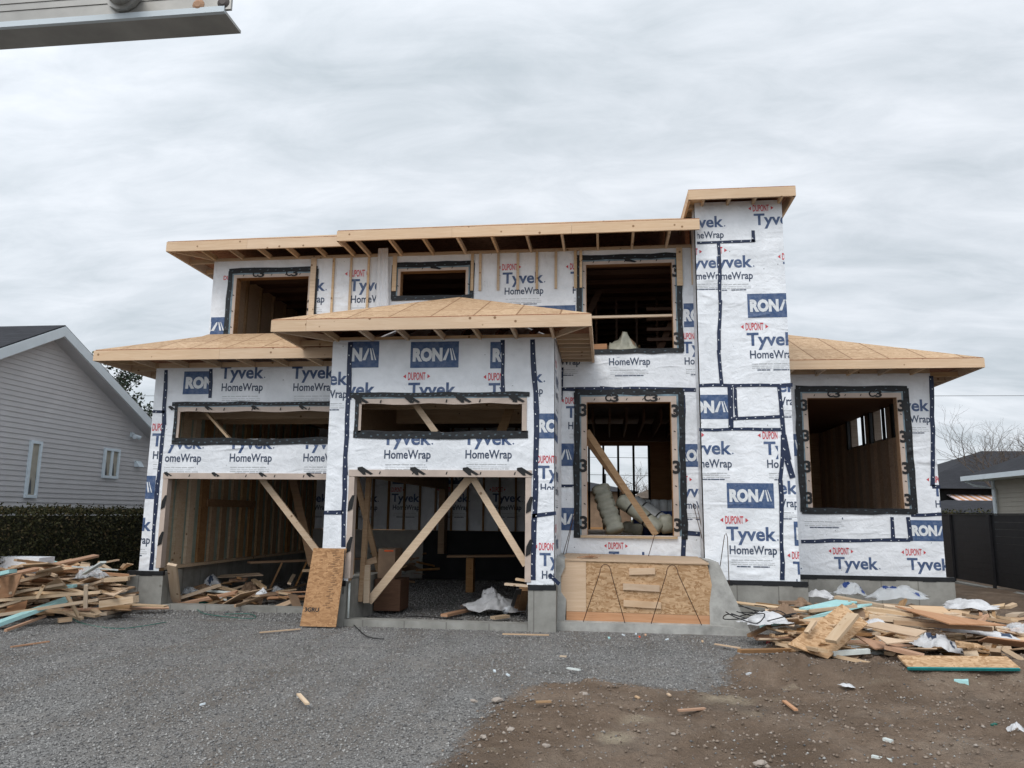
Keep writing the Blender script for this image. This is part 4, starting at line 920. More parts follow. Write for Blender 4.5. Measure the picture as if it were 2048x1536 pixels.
# ---- braces in the openings (nailed to the frame)
def brace(A, B, w_=.09, t_=.038, mat='lumber', side=None): m_ = MB(); m_.bar(A, B, w_, t_, 0, side); return m_.build('diagonal_brace', mat, house)
P3 = lambda x, y, Y: onY(x, y, Y)
brace(P3(407, 818, LY+.35), P3(462, 880, LY+.3), side=(0, 1, 0)); brace(P3(518, 950, LY+.3), P3(633, 1100, LY+.15), .10, .04, side=(1, 0, 1))
brace(P3(828, 805, PY+.3), P3(872, 865, PY+.25), side=(1, 0, 1)); brace(P3(936, 940, PY+.28), P3(1052, 1130, PY+.2), .10, .04, side=(1, 0, 1)); brace(P3(944, 950, PY+.34), P3(738, 1203, PY+.75), .12, .04, side=(1, 0, -1))
brace(P3(712, 955, PY+.9), P3(760, 1150, PY+1.9), .09, .04, 'stud', (1, 0, 0)); brace(P3(1000, 870, PY+1.5), P3(1030, 790, PY+1.4), .15, .04, 'stud', (1, 0, 0))
brace(P3(738, 955, PY+.7), P3(722, 1203, PY+.65), .07, .09, 'stud', (1, 0, 0)); brace(P3(735, 1130, PY+.66), P3(733, 1206, PY+.62), .09, .05, 'lumber', (1, 0, 0)); brace(P3(726, 1128, PY+.8), P3(752, 1119, PY+.9), .09, .04, 'stud', (0, 0, 1))
brace(P3(706, 958, PY+.16), P3(700, 1150, PY+.16), .09, .09, 'stud', (1, 0, 0))
brace(P3(1174, 862, WY+.25), P3(1312, 1070, WY+.02), .10, .04, 'stud', (1, 0, 1)); brace(P3(1173, 880, WY+.6), P3(1250, 985, WY+.9), .09, .04, 'lumberdark', (1, 0, 1))
brace(P3(585, 960, LY+3.4), P3(625, 1130, LY+1.6), .15, .04, 'lumberdark', (1, 0, 0))
m_ = MB(); a = P3(1180, 635, WY+.06); b = P3(1352, 631, WY+.06); m_.bar(a, b, .06, .04, 0, (0, 1, 0)); m_.build('guard_rail', 'lumber', house)
m_ = MB(); m_.box(-.42, 1.14, WY-.05, WY+.2, 1.235, 1.275); m_.build('window_sill', 'lumber', house)
for x_ in (1178, 1207, 1237, 1268, 1299):
    m_ = MB(); p = P3(x_, 960, 21.35); m_.box(p.x-.03, p.x+.03, 21.42, 21.5, 1.2, 3.5); m_.build('window_mullion', 'dark', house)
# top tail-trim boards beside piers
m_ = MB(); m_.bar(P3(1010, 1168, PY+.05), P3(1060, 1172, PY+.02), .09, .03); m_.build('loose_block', 'lumber', house)
m_ = MB(); m_.bar(P3(1032, 1158, PY+.12), P3(1062, 1163, PY+.1), .09, .03); m_.build('loose_block', 'lumber', house)

#======================================================================= LUMBER AND OTHER THINGS
JR = random.Random(77)
def lum(name, A, B, w_, t_, mat, side=None, parent=None, taper=0):
    """a board from A to B, its own grain along local X"""
    A = Vector(A); B = Vector(B); d = B-A; Ln = d.length; d.normalize()
    sd_ = Vector(side) if side is not None else d.cross(Vector((0, 0, 1)))
    sd_ = (sd_-d*sd_.dot(d)).normalized(); n = d.cross(sd_)
    if n.z < 0: n = -n; sd_ = -sd_
    me = MB(); a, b, c = Ln/2, w_/2, t_/2; j = [0]*4
    if 'offcut' in name: j = [JR.choice((0, 0, -.5, .4, 1))*w_*JR.random() for _ in range(4)]; j = [min(v, a*.5) for v in j]
    x_ = (-a-j[0], a+j[1], a+j[2], -a-j[3])
    me.hexa([(x_[0], -b, -c), (x_[1], -b, -c), (x_[2], b*(1-taper), -c), (x_[3], b, -c)], [(x_[0], -b, c), (x_[1], -b, c), (x_[2], b*(1-taper), c), (x_[3], b, c)])
    o = me.build(name, mat); m = Matrix((d, sd_, n)).transposed().to_4x4(); m.translation = (A+B)/2
    if parent is not None: m.translation -= wloc(parent); o.parent = parent
    o.matrix_basis = m; return o
def sheet(name, pts, t_, mats, parent=None):
    """thin panel through four points (upper face)"""
    p = [Vector(q) for q in pts]; c = sum(p, Vector())/len(p); d = (p[1]-p[0]).normalized(); n = (p[1]-p[0]).cross(p[2]-p[0]).normalized()
    if n.z < 0: n = -n
    s_ = n.cross(d); R_ = Matrix((d, s_, n)); me = MB(); q = [R_ @ (v-c) for v in p]; q = [Vector((v.x, v.y, 0)) for v in q]
    if (q[1]-q[0]).cross(q[2]-q[0]).z < 0: q = q[::-1]
    me.hexa([v-Vector((0, 0, t_)) for v in q], q); o = me.build(name, mats)
    m = R_.transposed().to_4x4(); m.translation = c; o.matrix_basis = m
    if parent is not None: o.parent = parent; o.matrix_basis.translation -= wloc(parent)
    return o
def crumple(name, c, sx, sy, h, mats, yaw=0, seed=0, n=44, marks=0):
    me = bpy.data.meshes.new(name); rs = random.Random(seed); ox = rs.random()*50
    vs_ = []; k_ = 2.1/max(sx, sy)
    for j in range(n+1):
        for i in range(n+1):
            u = i/n-.5; v = j/n-.5; x = u*sx; y = v*sy
            p = Vector((x*k_*2.2+ox, y*k_*2.2, ox)); f = max(0, 1-(u*u+v*v)*3.2)
            sr = lambda q_: max(0, 1-sqrt(mnoise.noise(q_)**2+.004)*2.6)
            wv = Vector((mnoise.noise(p*.7), mnoise.noise(p*.7+Vector((7, 2, 1))), 0))*1.2; pw = p+wv
            z = h*((.06+.50*min(1, f*1.2)**1.2)*(1+.8*mnoise.noise(p*.8))+.26*sr(Vector((pw.x*.8, pw.y*2.2, 1)))*(.25+.75*f)+.10*sr(pw*2.3)*f)
            e = mnoise.noise(p*1.1+Vector((9, 9, 9)))*.45
            vs_.append((x*(1+e), y*(1+mnoise.noise(p*1.2+Vector((3, 1, 0)))*.5), max(.004, z)))
    fs = [(j*(n+1)+i, j*(n+1)+i+1, (j+1)*(n+1)+i+1, (j+1)*(n+1)+i) for j in range(n) for i in range(n)]
    me.from_pydata(vs_, [], fs); mats = [mats] if isinstance(mats, str) else mats
    for k in mats: me.materials.append(MT[k])
    if marks:
        for f in me.polygons:
            cx = f.center.x; cy = f.center.y
            if (abs(cx+.12*sx) < .10*sx and abs(cy) < .13*sy) or (abs(cx-.3*sx) < .05*sx and abs(cy+.2*sy) < .1*sy): f.material_index = 1
    me.polygons.foreach_set('use_smooth', [True]*len(me.polygons))
    o = bpy.data.objects.new(name, me); col.objects.link(o); o.location = c; o.rotation_euler = (rs.uniform(-.12, .12), rs.uniform(-.12, .12), yaw); return o

# ---- entrance step formwork: concrete plinth, plywood box, cleats
MT['palecrete'] = mat_simple('fresh_pale_concrete', (.34, .335, .315), .85, 5, .28, .6, .015)
step = tag(empty('step_formwork', (.4, 11.4, 0)), 'plywood and strand board step form on a rough concrete plinth under the tall entrance window', 'formwork')
m_ = MB(); m_.prismY([(-.80, -.12), (1.99, -.12), (1.97, .035), (1.66, .105), (-.62, .11), (-.79, .10)], 11.30, 12.9); m_.build('concrete_plinth', 'palecrete', step)
m_ = MB(); m_.prismY([(-.78, .10), (-.60, .11), (-.585, .40), (-.66, .50), (-.665, .72), (-.60, .86), (-.61, .97), (-.78, .99)], 11.44, 12.9); m_.build('concrete_cheek', 'palecrete', step)
m_ = MB(); m_.hexa([(1.43, 11.47, .10), (1.96, 11.32, .03), (1.96, 12.6, .03), (1.43, 12.6, .10)], [(1.44, 11.53, .97), (1.57, 11.47, .96), (1.56, 12.6, .96), (1.44, 12.6, .97)])
m_.build('concrete_cheek', 'palecrete', step)
m_ = MB(); m_.prismY([(-.30, .235), (1.555, .225), (1.42, .93), (-.30, .955)], 11.49, 11.51); m_.build('strand_board_face', 'osb', step)
m_ = MB(); m_.prismY([(-.585, .235), (-.302, .235), (-.302, .955), (-.65, .96), (-.665, .50), (-.585, .40)], 11.485, 11.51); m_.build('plywood_face', 'ply', step)
m_ = MB(); m_.prismY([(-.585, .10), (1.57, .10), (1.556, .222), (-.585, .232)], 11.488, 11.512); m_.build('bottom_board', 'redply', step)
m_ = MB(); m_.slab([(-.66, 11.47, .965), (1.44, 11.47, .945), (1.44, 12.90, .965), (-.66, 12.90, .985)], .02); m_.build('top_sheet', 'ply', step)
for (x0, y0, x1, y1) in ((1258, 1143, 1310, 1142), (1246, 1173, 1319, 1177), (1247, 1206, 1322, 1211)):
    a = onY(x0, y0, 11.475); b = onY(x1, y1, 11.475); lum('cleat', a, b, .09, .03, 'ply', (0, 0, 1), step)
m_ = MB()
for i in range(5): m_.bar(onY(1155+i*6, 1115-i, 11.6), onY(1180+i*5, 1112+(i % 2)*3, 11.8), .02, .012)
tag(m_.build('bark_scrap', 'redply'), 'splintered brown bark scraps lying on top of the step form', 'scrap')
def hoop(name, pts, r_=.006, parent=None):
    m_ = MB(); m_.tube(pts, r_, 0, 6); return m_.build(name, 'rebar', parent, smooth=True)
def arch(x0, x1, z1, Y, lean=0, sq=.16):
    xm = (x0+x1)/2; pts = [(x0, Y, .08)]
    for k_ in range(9):
        t = pi-pi*k_/8; pts.append((xm+lean+sq*cos(t)*.5, Y-.01, z1-.12+.12*sin(t)))
    return pts+[(x1, Y, .09)]
tag(hoop('rebar_hoop', arch(-.35, .25, .91, 11.36, .03)), 'bent rusty rebar hoop in front of the left half of the step form', 'rebar')
tag(hoop('rebar_hoop', arch(.60, 1.31, .92, 11.36, -.04)), 'bent rusty rebar hoop in front of the right half of the step form', 'rebar')
tag(hoop('rebar_hoop', [onY(1438, 1148, 11.6), onY(1449, 1071, 11.58), onY(1452, 1066, 11.58), onY(1455, 1075, 11.58), onY(1460, 1222, 11.45)]), 'narrow rebar hairpin standing in the sloping concrete at the right of the step', 'rebar')
for a, b, lb in (((1126, 1110), (1148, 1030), 'thin rebar rod leaning on the wrap left of the entrance window, outermost'), ((1131, 1112), (1150, 1018), 'thin rebar rod leaning on the wrap left of the entrance window, nearest the window'),
                 ((1412, 1108), (1386, 1006), 'rebar rod leaning against the wrap right of the entrance window, left one'), ((1418, 1122), (1394, 1012), 'rebar rod leaning against the wrap right of the entrance window, right one'),
                 ((1297, 1112), (1310, 1068), 'short rebar rod sticking up behind the step form under the window')):
    tag(hoop('rebar_rod', [onY(*a, 12.6), onY(*b, 12.86)]), lb, 'rebar')

# ---- strand board leaning at the garage pier
pan = [onY(600, 1246, 10.78), onY(672, 1249, 10.78), onY(693, 1097, 11.04), onY(627, 1096, 11.04)]
for p in pan[:2]: p.z = .02
MT['osbpanel'] = mat_osb('weathered_strand_board', (.33, .18, .085), (.24, .125, .058), None, (.40, .23, .115))
o = sheet('strand_board_sheet', pan, .012, 'osbpanel'); tag(o, 'tall strand board offcut leaning against the pier between the garage bays', 'board')
g_ = MB(); d_ = (pan[1]-pan[0]).normalized(); up_ = (pan[3]-pan[0]).normalized(); n_ = d_.cross(up_).normalized()*-1
if n_.y > 0: n_ = -n_
fnp = lambda u, z, q=False: pan[0]+d_*u+up_*z+n_*.004
text(g_, '3GRU', .03, .24, .20, .055, fnp, None, 0, .03)
for i in range(26): 
    u = .36+random.uniform(-.05, .05); z = .25+i*.032; flat(g_, [(u-.035, z), (u+.03, z+.004), (u+.035, z+.018), (u-.03, z+.012)], [(0, 1, 2, 3)], fnp, None, 1)
MT['stain'] = mat_simple('brown_stain', (.22, .12, .06), .8, 20, .4)
gm_ = g_.build('stamped_mark', ['black', 'stain']); gm_.parent = o; gm_.matrix_parent_inverse = o.matrix_basis.inverted()

# ---- insulation bundles inside the entrance opening
def bag_stack(A, B, w_, n, mat, name, lb, seed, dark=None, tp=0):
    A = Vector(A); B = Vector(B); d = (B-A).normalized(); s_ = Vector((1, 0, 0)); s_ = (s_-d*s_.dot(d)).normalized(); q = d.cross(s_); m_ = MB(); rs = random.Random(seed)
    rings = []; N_ = n*5; seg_ = 20
    for k_ in range(N_+1):
        t = k_/N_; ph = (t*n) % 1; bul = .80+.20*abs(sin(ph*pi))**.45; c = A.lerp(B, t)+s_*rs.uniform(-.008, .008)
        if k_ in (0, N_): bul *= .8
        ww = w_*(1-tp*t)*(1+rs.uniform(-.02, .02))
        for j in range(seg_):
            a = 2*pi*j/seg_; cx = abs(cos(a))**.6*(1 if cos(a) > 0 else -1); cy = abs(sin(a))**.6*(1 if sin(a) > 0 else -1)
            wob = 1+.05*mnoise.noise(Vector((cos(a)*2, sin(a)*2, t*n*2+seed)))
            m_.v.append(tuple(c+s_*cx*ww*.5*bul*wob+q*cy*ww*.42*bul*wob))
    for k_ in range(N_):
        for j in range(seg_):
            a0 = k_*seg_+j; a1 = k_*seg_+(j+1) % seg_; m_.f.append((a0, a1, a1+seg_, a0+seg_)); 
            ang = j/seg_; m_.m.append(1 if dark and (k_ % 5 in (2,)) and dark[0] <= j <= dark[1] else 0)
    m_.f.append(tuple(range(seg_))); m_.m.append(0); m_.f.append(tuple(reversed(range(N_*seg_, N_*seg_+seg_)))); m_.m.append(0)
    return tag(m_.build(name, [mat, 'bagblue'], smooth=True), lb, 'insulation')
def roll(A, B, r0, r1, lb, seed, mats=('pinkins', 'bagblue')):
    A = Vector(A); B = Vector(B); d = (B-A).normalized(); sx = Vector((1, 0, 0)); sx = (sx-d*sx.dot(d)).normalized(); q = d.cross(sx); m_ = MB(); N_ = 26; sg = 24
    for k_ in range(N_+1):
        t = k_/N_; r_ = r0+(r1-r0)*t
        if k_ == 0 or k_ == N_: r_ *= .72
        if k_ in (7, 17): r_ *= .93
        for j in range(sg):
            a = 2*pi*j/sg; w2 = 1+.05*mnoise.noise(Vector((cos(a)*1.5, sin(a)*1.5, t*5+seed))); c = A.lerp(B, t); m_.v.append(tuple(c+sx*cos(a)*r_*w2*1.1+q*sin(a)*r_*w2*.9))
    for k_ in range(N_):
        for j in range(sg):
            a0 = k_*sg+j; a1 = k_*sg+(j+1) % sg; m_.f.append((a0, a1, a1+sg, a0+sg)); m_.m.append(2 if k_ in (7, 17) else (1 if (j in (15, 16, 19) and k_ in (3, 4, 9, 10, 11, 12, 13, 20, 21)) else 0))
    m_.f.append(tuple(range(sg))); m_.m.append(0); m_.f.append(tuple(reversed(range(N_*sg, N_*sg+sg)))); m_.m.append(0)
    return tag(m_.build('insulation_roll', [*mats, 'cable'], smooth=True), lb, 'insulation')
bag_stack(onY(1199, 972, 13.75), onY(1232, 1066, 13.5), .33, 6, 'pinkins', 'insulation_bundle', 'stack of pale plastic bagged insulation leaning left in the entrance opening', 1, (12, 14))
roll(onY(1240, 997, 13.95), onY(1322, 1060, 13.65), .14, .11, 'long wrapped insulation roll lying diagonally in the entrance opening', 2)
roll(onY(1266, 1002, 14.6), onY(1340, 1052, 14.3), .13, .12, 'pale wrapped roll behind the diagonal insulation roll in the entrance', 5, ('bagwhite', 'bagwhite'))
bag_stack(onY(1245, 1052, 14.4), onY(1285, 1062, 14.4), .22, 2, 'pinkins', 'insulation_bundle', 'squashed insulation bag lying on the floor between the two leaning bundles', 4)
bag_stack(onY(1330, 1030, 13.75), onY(1336, 1066, 13.7), .26, 1, 'pinkins', 'insulation_bundle', 'upright insulation bag beside the right jamb of the entrance opening', 9)
for i in range(5):
    c = onY(1276+i*17, 1000, 14.9); m_ = MB()
    for k_, (z0, z1, r_) in enumerate(((1.22, 1.62, .5), (1.62, 1.80, .5), (1.80, 1.92, .45))):
        pass
    pr = [(0, 1.22), (.085, 1.22), (.092, 1.5), (.088, 1.68), (.09, 1.69), (.09, 1.86), (.07, 1.90), (0, 1.91)]; sg = 14
    for (r_, z_) in pr:
        for j in range(sg): a = 2*pi*j/sg; m_.v.append((c.x+r_*cos(a)*1.05, c.y+r_*sin(a)*1.05, z_))
    for k_ in range(len(pr)-1):
        for j in range(sg): a0 = k_*sg+j; a1 = k_*sg+(j+1) % sg; m_.f.append((a0, a1, a1+sg, a0+sg)); m_.m.append(1 if k_ in (2, 1, 3) else 0)
    tag(m_.build('wrapped_roll', ['bagwhite', 'bagblue'], smooth=True), ('leftmost', 'second from the left', 'middle', 'second from the right', 'rightmost')[i]+' of the upright white and blue rolls behind the insulation bags', 'roll', 'blue and white rolls standing in a row')
tag(crumple('insulation_sack', onY(1247, 697, WY+.25)-Vector((0, 0, .12)), .55, .3, .42, ['pinkins', 'card'], 0, 3, 16, 1), 'crumpled pale sack with brown print on the sill of the large upper opening', 'sack')
tag(lum('brick_box', onY(1187, 697, WY+.35), onY(1214, 696, WY+.35), .16, .12, 'redply', (0, 1, 0)), 'small brown box on the sill of the large upper opening', 'box')
# things standing in the garage
b_ = tag(empty('cardboard_box', (-3.45, 12.6, 0)), 'big brown printed cardboard box behind the left jamb of the right garage bay', 'box')
m_ = MB(); m_.box(-3.70, -3.42, 12.5, 12.95, .55, 1.02); m_.build('box_body', 'card', b_)
m_ = MB(); m_.box(-3.6, -3.45, 12.49, 12.50, .98, 1.0); m_.build('orange_label', 'orange', b_)
m_ = MB(); m_.box(-3.73, -3.3, 12.45, 13.0, .05, .54); m_.build('box_pallet', 'shadewood', b_)
o = crumple('wrap_scrap', onZ(985, 1222, .05), .8, .5, .34, ['dirtywrap'], .4, 21); tag(o, 'white crumpled house wrap on the gravel inside the right garage bay', 'wrap')
m_ = MB(); a = onZ(1010, 1222, .07); m_.tube([a, a+Vector((.12, .35, .12))], .055, 0, 12); tag(m_.build('paper_roll', 'wrap', smooth=True), 'short white roll standing in the crumpled wrap in the right garage bay', 'roll')
for A, B, w_, t_, mt, lb in (((888, 1231), (965, 1213), .12, .04, 'redply', 'reddish plank lying on the gravel inside the right garage sill'), ((985, 1236), (1015, 1232), .12, .04, 'lumber', 'short pale block beside the crumpled wrap in the right bay'),
                              ((690, 1225), (712, 1208), .10, .04, 'redply', 'reddish board at the foot of the braces in the right bay'), ((738, 1203), (782, 1192), .10, .05, 'redply', 'brown board lying behind the long diagonal brace')):
    tag(lum('scrap_board', onZ(*A, .05), onZ(*B, .06), w_, t_, mt), lb, 'board')
for i, (A, B) in enumerate((((1026, 1220), (1040, 1178)), ((1034, 1222), (1047, 1176)), ((1042, 1224), (1052, 1180)))):
    tag(lum('leaning_board', onZ(A[0], A[1], .03), onY(B[0], B[1], PY+.5), .12, .02, 'lumberdark' if i else 'black'), ('left', 'middle', 'right')[i]+' one of three dark narrow boards leaning behind the concrete pier', 'board', 'dark boards leaning behind the pier')
m_ = MB(); m_.tube([onY(699, 1166, PY+.1), onY(696, 1236, PY+.05)], .016, 0, 10); tag(m_.build('white_pipe', 'whitefoam', smooth=True), 'thin white pipe standing beside the left jamb of the right garage bay', 'pipe')
o = tag(empty('trestle_table', (-2.9, 16.2, 0)), 'makeshift plank table deep inside the right garage bay', 'table')
lum('table_top', (-3.3, 16.2, .72), (-1.9, 16.3, .75), .35, .04, 'lumberdark', (0, 1, 0), o); m_ = MB(); m_.box(-2.9, -2.75, 16.15, 16.4, 0, .69); m_.build('table_base', 'lumberdark', o)

# ---- cables and strapping
def cable(name, pts, r_, mat, lb, cat='cable'):
    m_ = MB(); P_ = []
    for i in range(len(pts)-1):
        p0 = Vector(pts[max(0, i-1)]); p1 = Vector(pts[i]); p2 = Vector(pts[i+1]); p3 = Vector(pts[min(len(pts)-1, i+2)])
        for k_ in range(6):
            t = k_/6; P_.append(.5*((2*p1)+(p2-p0)*t+(2*p0-5*p1+4*p2-p3)*t*t+(3*p1-p0-3*p2+p3)*t**3))
    P_.append(Vector(pts[-1])); m_.tube(P_, r_, 0, 6); return tag(m_.build(name, mat, smooth=True), lb, cat)
G0 = lambda x, y, z=.012: onZ(x, y, z)
cable('extension_cable', [onY(690, 1100, 11.02), onY(686, 1180, 11.0), G0(690, 1232), G0(710, 1252), G0(735, 1273), G0(768, 1278)], .007, 'cable', 'black cable running from the pier down over the gravel')
cable('extension_cable', [G0(812, 1233, .05), G0(850, 1233, .05), G0(890, 1237, .09), G0(925, 1239, .09)], .008, 'cable', 'black cable lying along the concrete sill of the right bay')
cable('strapping_band', [G0(145, 1232), G0(152, 1242), G0(190, 1252), G0(240, 1257), G0(285, 1252), G0(333, 1244)], .006, 'teal', 'long green strapping band lying on the gravel left of the house', 'strap')
cable('strapping_band', [G0(392, 1215), G0(405, 1226), G0(440, 1232), G0(480, 1236), G0(510, 1236), G0(500, 1228), G0(450, 1228)], .006, 'teal', 'tangled green strapping band before the left garage sill', 'strap')
for k_ in range(9):
    rs = random.Random(k_); c = onZ(1480+rs.random()*80, 1215+rs.random()*22, .28+rs.random()*.1); R0 = .12+rs.random()*.15; ph = rs.random()*6
    cable('plastic_strap', [c+Vector((R0*1.5*cos(ph+t*1.1), R0*sin(ph+t*1.1), .06*sin(t*2+k_))) for t in range(5)], .007, 'cable', 'curled black plastic strap in the tangle at the left end of the right heap', 'strap').__setitem__('group', 'black straps on the right scrap pile')
cable('wire_loop', [G0(1825, 1376), G0(1840, 1368, .03), G0(1856, 1362), G0(1852, 1372), G0(1830, 1372), G0(1850, 1378)], .008, 'cable', 'kinked black wire on the bare dirt at the right', 'wire')

# ======================================================================= SCRAP PILES
def interp(v, tab):
    for (a, za), (b, zb) in zip(tab[:-1], tab[1:]):
        if a <= v <= b: return za+(zb-za)*(v-a)/(b-a)
    return tab[0][1] if v < tab[0][0] else tab[-1][1]
ZR = [(1180, .42), (1200, .40), (1225, .36), (1255, .27), (1285, .16), (1310, .08), (1340, .035), (1400, .03)]
ZL = [(1105, .90), (1130, .74), (1155, .55), (1185, .34), (1215, .15), (1240, .05), (1260, .03), (1310, .015)]
def DR(x, y, dz=0): return onZ(x, y, interp(y, ZR)+dz)
def DL(x, y, dz=0): return onZ(x, y, interp(y, ZL)+dz)
rr = random.Random(11)
def filler(Dfn, region, n, grp, where, seed, dz=-.05, mats=None, big=1.0):
    rs = random.Random(seed); kinds = mats or [('lumber', 5), ('ply', 2.6), ('osb', 1.5), ('redply', 1.3), ('stud', 2), ('lumberdark', 1.0), ('foam', .2), ('whitefoam', .3), ('card', .8)]
    names = {'lumber': ('lumber_offcut', 'pale spruce offcut'), 'ply': ('plywood_offcut', 'plywood offcut'), 'osb': ('strand_board_offcut', 'strand board offcut'), 'redply': ('reddish_offcut', 'reddish wood offcut'), 'stud': ('stud_offcut', 'tan stud offcut'), 'lumberdark': ('brown_offcut', 'dark brown wood offcut'), 'foam': ('foam_offcut', 'pale blue foam offcut'), 'whitefoam': ('white_foam_strip', 'white foam strip'), 'card': ('cardboard_piece', 'torn brown cardboard piece')}
    for i in range(n):
        x, y = region(rs); k_ = rs.choices([a for a, b in kinds], [b for a, b in kinds])[0]; c = Dfn(x, y, dz+rs.uniform(-.02, .02))
        ln = rs.uniform(.12, .65) if rs.random() < .78 else rs.uniform(.8, 1.5)
        ln *= big; ya = rs.gauss(0, .7)+(pi/2 if rs.random() < .22 else 0); d = Vector((cos(ya), sin(ya), rs.gauss(.02, .17)*(.6/max(.6, ln))))
        if k_ in ('ply', 'osb', 'card'): w_, t_ = rs.uniform(.12, .42)*big, .014; ln *= .8
        else: w_, t_ = rs.choice((.04, .065, .09, .09, .14)), rs.choice((.038, .038, .02))
        dd = d*ln/2
        if c.z-abs(dd.z) < .01: c.z = abs(dd.z)+.015
        sv = d.cross(Vector((rs.gauss(0, .25), rs.gauss(0, .25), 1)))
        o = lum(names[k_][0], c-dd, c+dd, w_, t_, k_, sv, None, rs.choice((0, 0, .3, .6)) if k_ in ('ply', 'osb', 'card') else 0)
        LB.append((o, names[k_][1], grp, ln, w_, d, c.x, c.y))
    xs_ = sorted(q[6] for q in LB[-n:]); ys_ = sorted(q[7] for q in LB[-n:])
    for o, nm, g_, ln, w_, d, cx, cy in LB[-n:]:
        sz = 'tiny' if ln < .26 else 'short' if ln < .45 else 'medium' if ln < .8 else 'long'; wn = 'slim' if w_ < .06 else 'narrow' if w_ < .1 else 'broad'
        dr = 'pointing forward' if abs(d.y) > .8 else 'lying slantwise' if abs(d.y) > .35 else 'lying across'
        fx = xs_.index(cx)/n; fy = ys_.index(cy)/n; pl = ('front', 'middle', 'back')[min(2, int(fy*3))]+' '+('far left', 'left', 'centre', 'right', 'far right')[min(4, int(fx*5))]
        tag(o, f'{sz} {wn} {nm} {dr}, {pl} of {where}', 'offcut', 'wood and foam offcuts in '+g_)
LB = []
filler(DL, lambda r: (lambda t: (r.uniform(-60, 262-t*25), 1122+t*108))(r.random()**.8), 185, 'the left scrap heap', 'left heap', 3)
filler(DL, lambda r: (r.uniform(-40, 165), r.uniform(1124, 1190)), 42, 'the left scrap heap', 'left heap top', 13, .0, [('ply', 4), ('lumber', 5), ('redply', 2), ('osb', 1.5), ('stud', 2)], 1.35)
filler(DR, lambda r: (lambda t: (r.uniform(1500+t*60, 2080), 1207+t*105))(r.random()), 150, 'the right scrap heap', 'right heap', 4)
def DG(x, y, dz=0): return onZ(x, y, max(.02, interp(y, [(1100, .5), (1150, .38), (1180, .2), (1210, .06), (1300, .03)]))+dz)
filler(DG, lambda r: (lambda t: (r.uniform(345-t*10, 590), 1150+t*62))(r.random()), 46, 'the left garage bay', 'left bay', 5, -.02, [('lumber', 3), ('ply', 1.5), ('lumberdark', 3), ('stud', 2), ('card', 2), ('whitefoam', .5), ('osb', 1), ('redply', .6)])
filler(lambda x, y, dz=0: onZ(x, y, max(.02, interp(y, [(1080, .75), (1120, .5), (1160, .1), (1200, .03)]))+dz), lambda r: (r.uniform(760, 860), r.uniform(1090, 1160)), 22, 'the right garage bay', 'right bay', 6, 0, [('lumberdark', 3), ('card', 2), ('whitefoam', .6), ('stud', 1)])
# named pieces, left heap : (A, B, width, thickness, material, label)
LP = [((-30, 1257, 0), (137, 1197, .06), .16, .05, 'foam', 'long pale blue foam strip along the front of the left scrap heap'),
 ((-20, 1233, .05), (197, 1199, .10), .05, .04, 'lumber', 'long thin batten crossing the foam strip in the left heap'), ((-20, 1202, .08), (202, 1184, .10), .06, .04, 'lumber', 'long pale stud across the middle of the left heap'),
 ((134, 1191, .1), (158, 1234, .02), .07, .04, 'lumber', 'short stud sloping down to the gravel at the heap front'), ((-10, 1216, .06), (47, 1199, .08), .12, .04, 'lumber', 'broad pale board at the left edge of the picture'),
 ((-20, 1178, .06), (99, 1147, .08), .07, .04, 'lumber', 'pale stud rising to the right in the back half of the left heap'), ((20, 1186, .1), (128, 1168, .1), .06, .035, 'lumber', 'short pale batten under the plywood in the left heap'),
 ((31, 1120, .1), (92, 1127, .06), .05, .03, 'stud', 'thin batten on the top of the left heap'), ((168, 1148, .08), (207, 1124, .20), .06, .02, 'whitefoam', 'white foam strip poking up from the left heap'), ((200, 1127, .18), (236, 1120, .22), .03, .02, 'stud', 'thin brown stick poking up behind the white foam strip'),
 ((144, 1133, .04), (236, 1140, .02), .04, .02, 'whitefoam', 'slim white foam strip at the back of the left heap'), ((128, 1141, .02), (258, 1151, .0), .12, .04, 'redply', 'long reddish plank behind the left heap near the pier'),
 ((172, 1170, .12), (171, 1216, .10), .05, .03, 'lumber', 'narrow batten pointing at the camera in the left heap'), ((204, 1208, .03), (272, 1198, .06), .12, .10, 'lumber', 'thick block of boards at the right foot of the left heap'),
 ((200, 1216, .0), (262, 1213, .0), .14, .04, 'stud', 'plank under the block at the foot of the pier'), ((11, 1261, 0), (90, 1232, .02), .04, .03, 'redply', 'thin reddish stick on the gravel in front of the left heap'),
 ((116, 1241, 0), (143, 1238, 0), .14, .05, 'ply', 'small square wood block on the gravel'), ((22, 1294, 0), (98, 1283, 0), .03, .015, 'redply', 'thin reddish stick alone on the gravel at the left'),
 ((-10, 1150, .1), (26, 1142, .1), .14, .05, 'foam', 'pale blue foam piece at the left edge of the heap'), ((131, 1173, .06), (150, 1172, .06), .16, .04, 'foam', 'small pale blue foam chip in the middle of the left heap'),
 ((74, 1196, .1), (88, 1170, .1), .09, .04, 'lumber', 'short stud on edge in the middle of the left heap'), ((210, 1160, .04), (258, 1157, .04), .12, .06, 'lumber', 'short stack of blocks beside the concrete pier')]
for A, B, w_, t_, mt, lb in LP:
    tag(lum('scrap_board' if 'foam' not in mt else 'foam_strip', DL(A[0], A[1], A[2]), DL(B[0], B[1], B[2]), w_, t_, mt), lb, 'board' if 'foam' not in mt else 'foam')
m_ = lum('scrap_board', DL(30, 1147, .02), DL(31, 1120, .1)+Vector((0, -1.0, 0)), .06, .04, 'lumberdark', (1, 0, 0)); tag(m_, 'brown stub standing upright on the left heap', 'board')
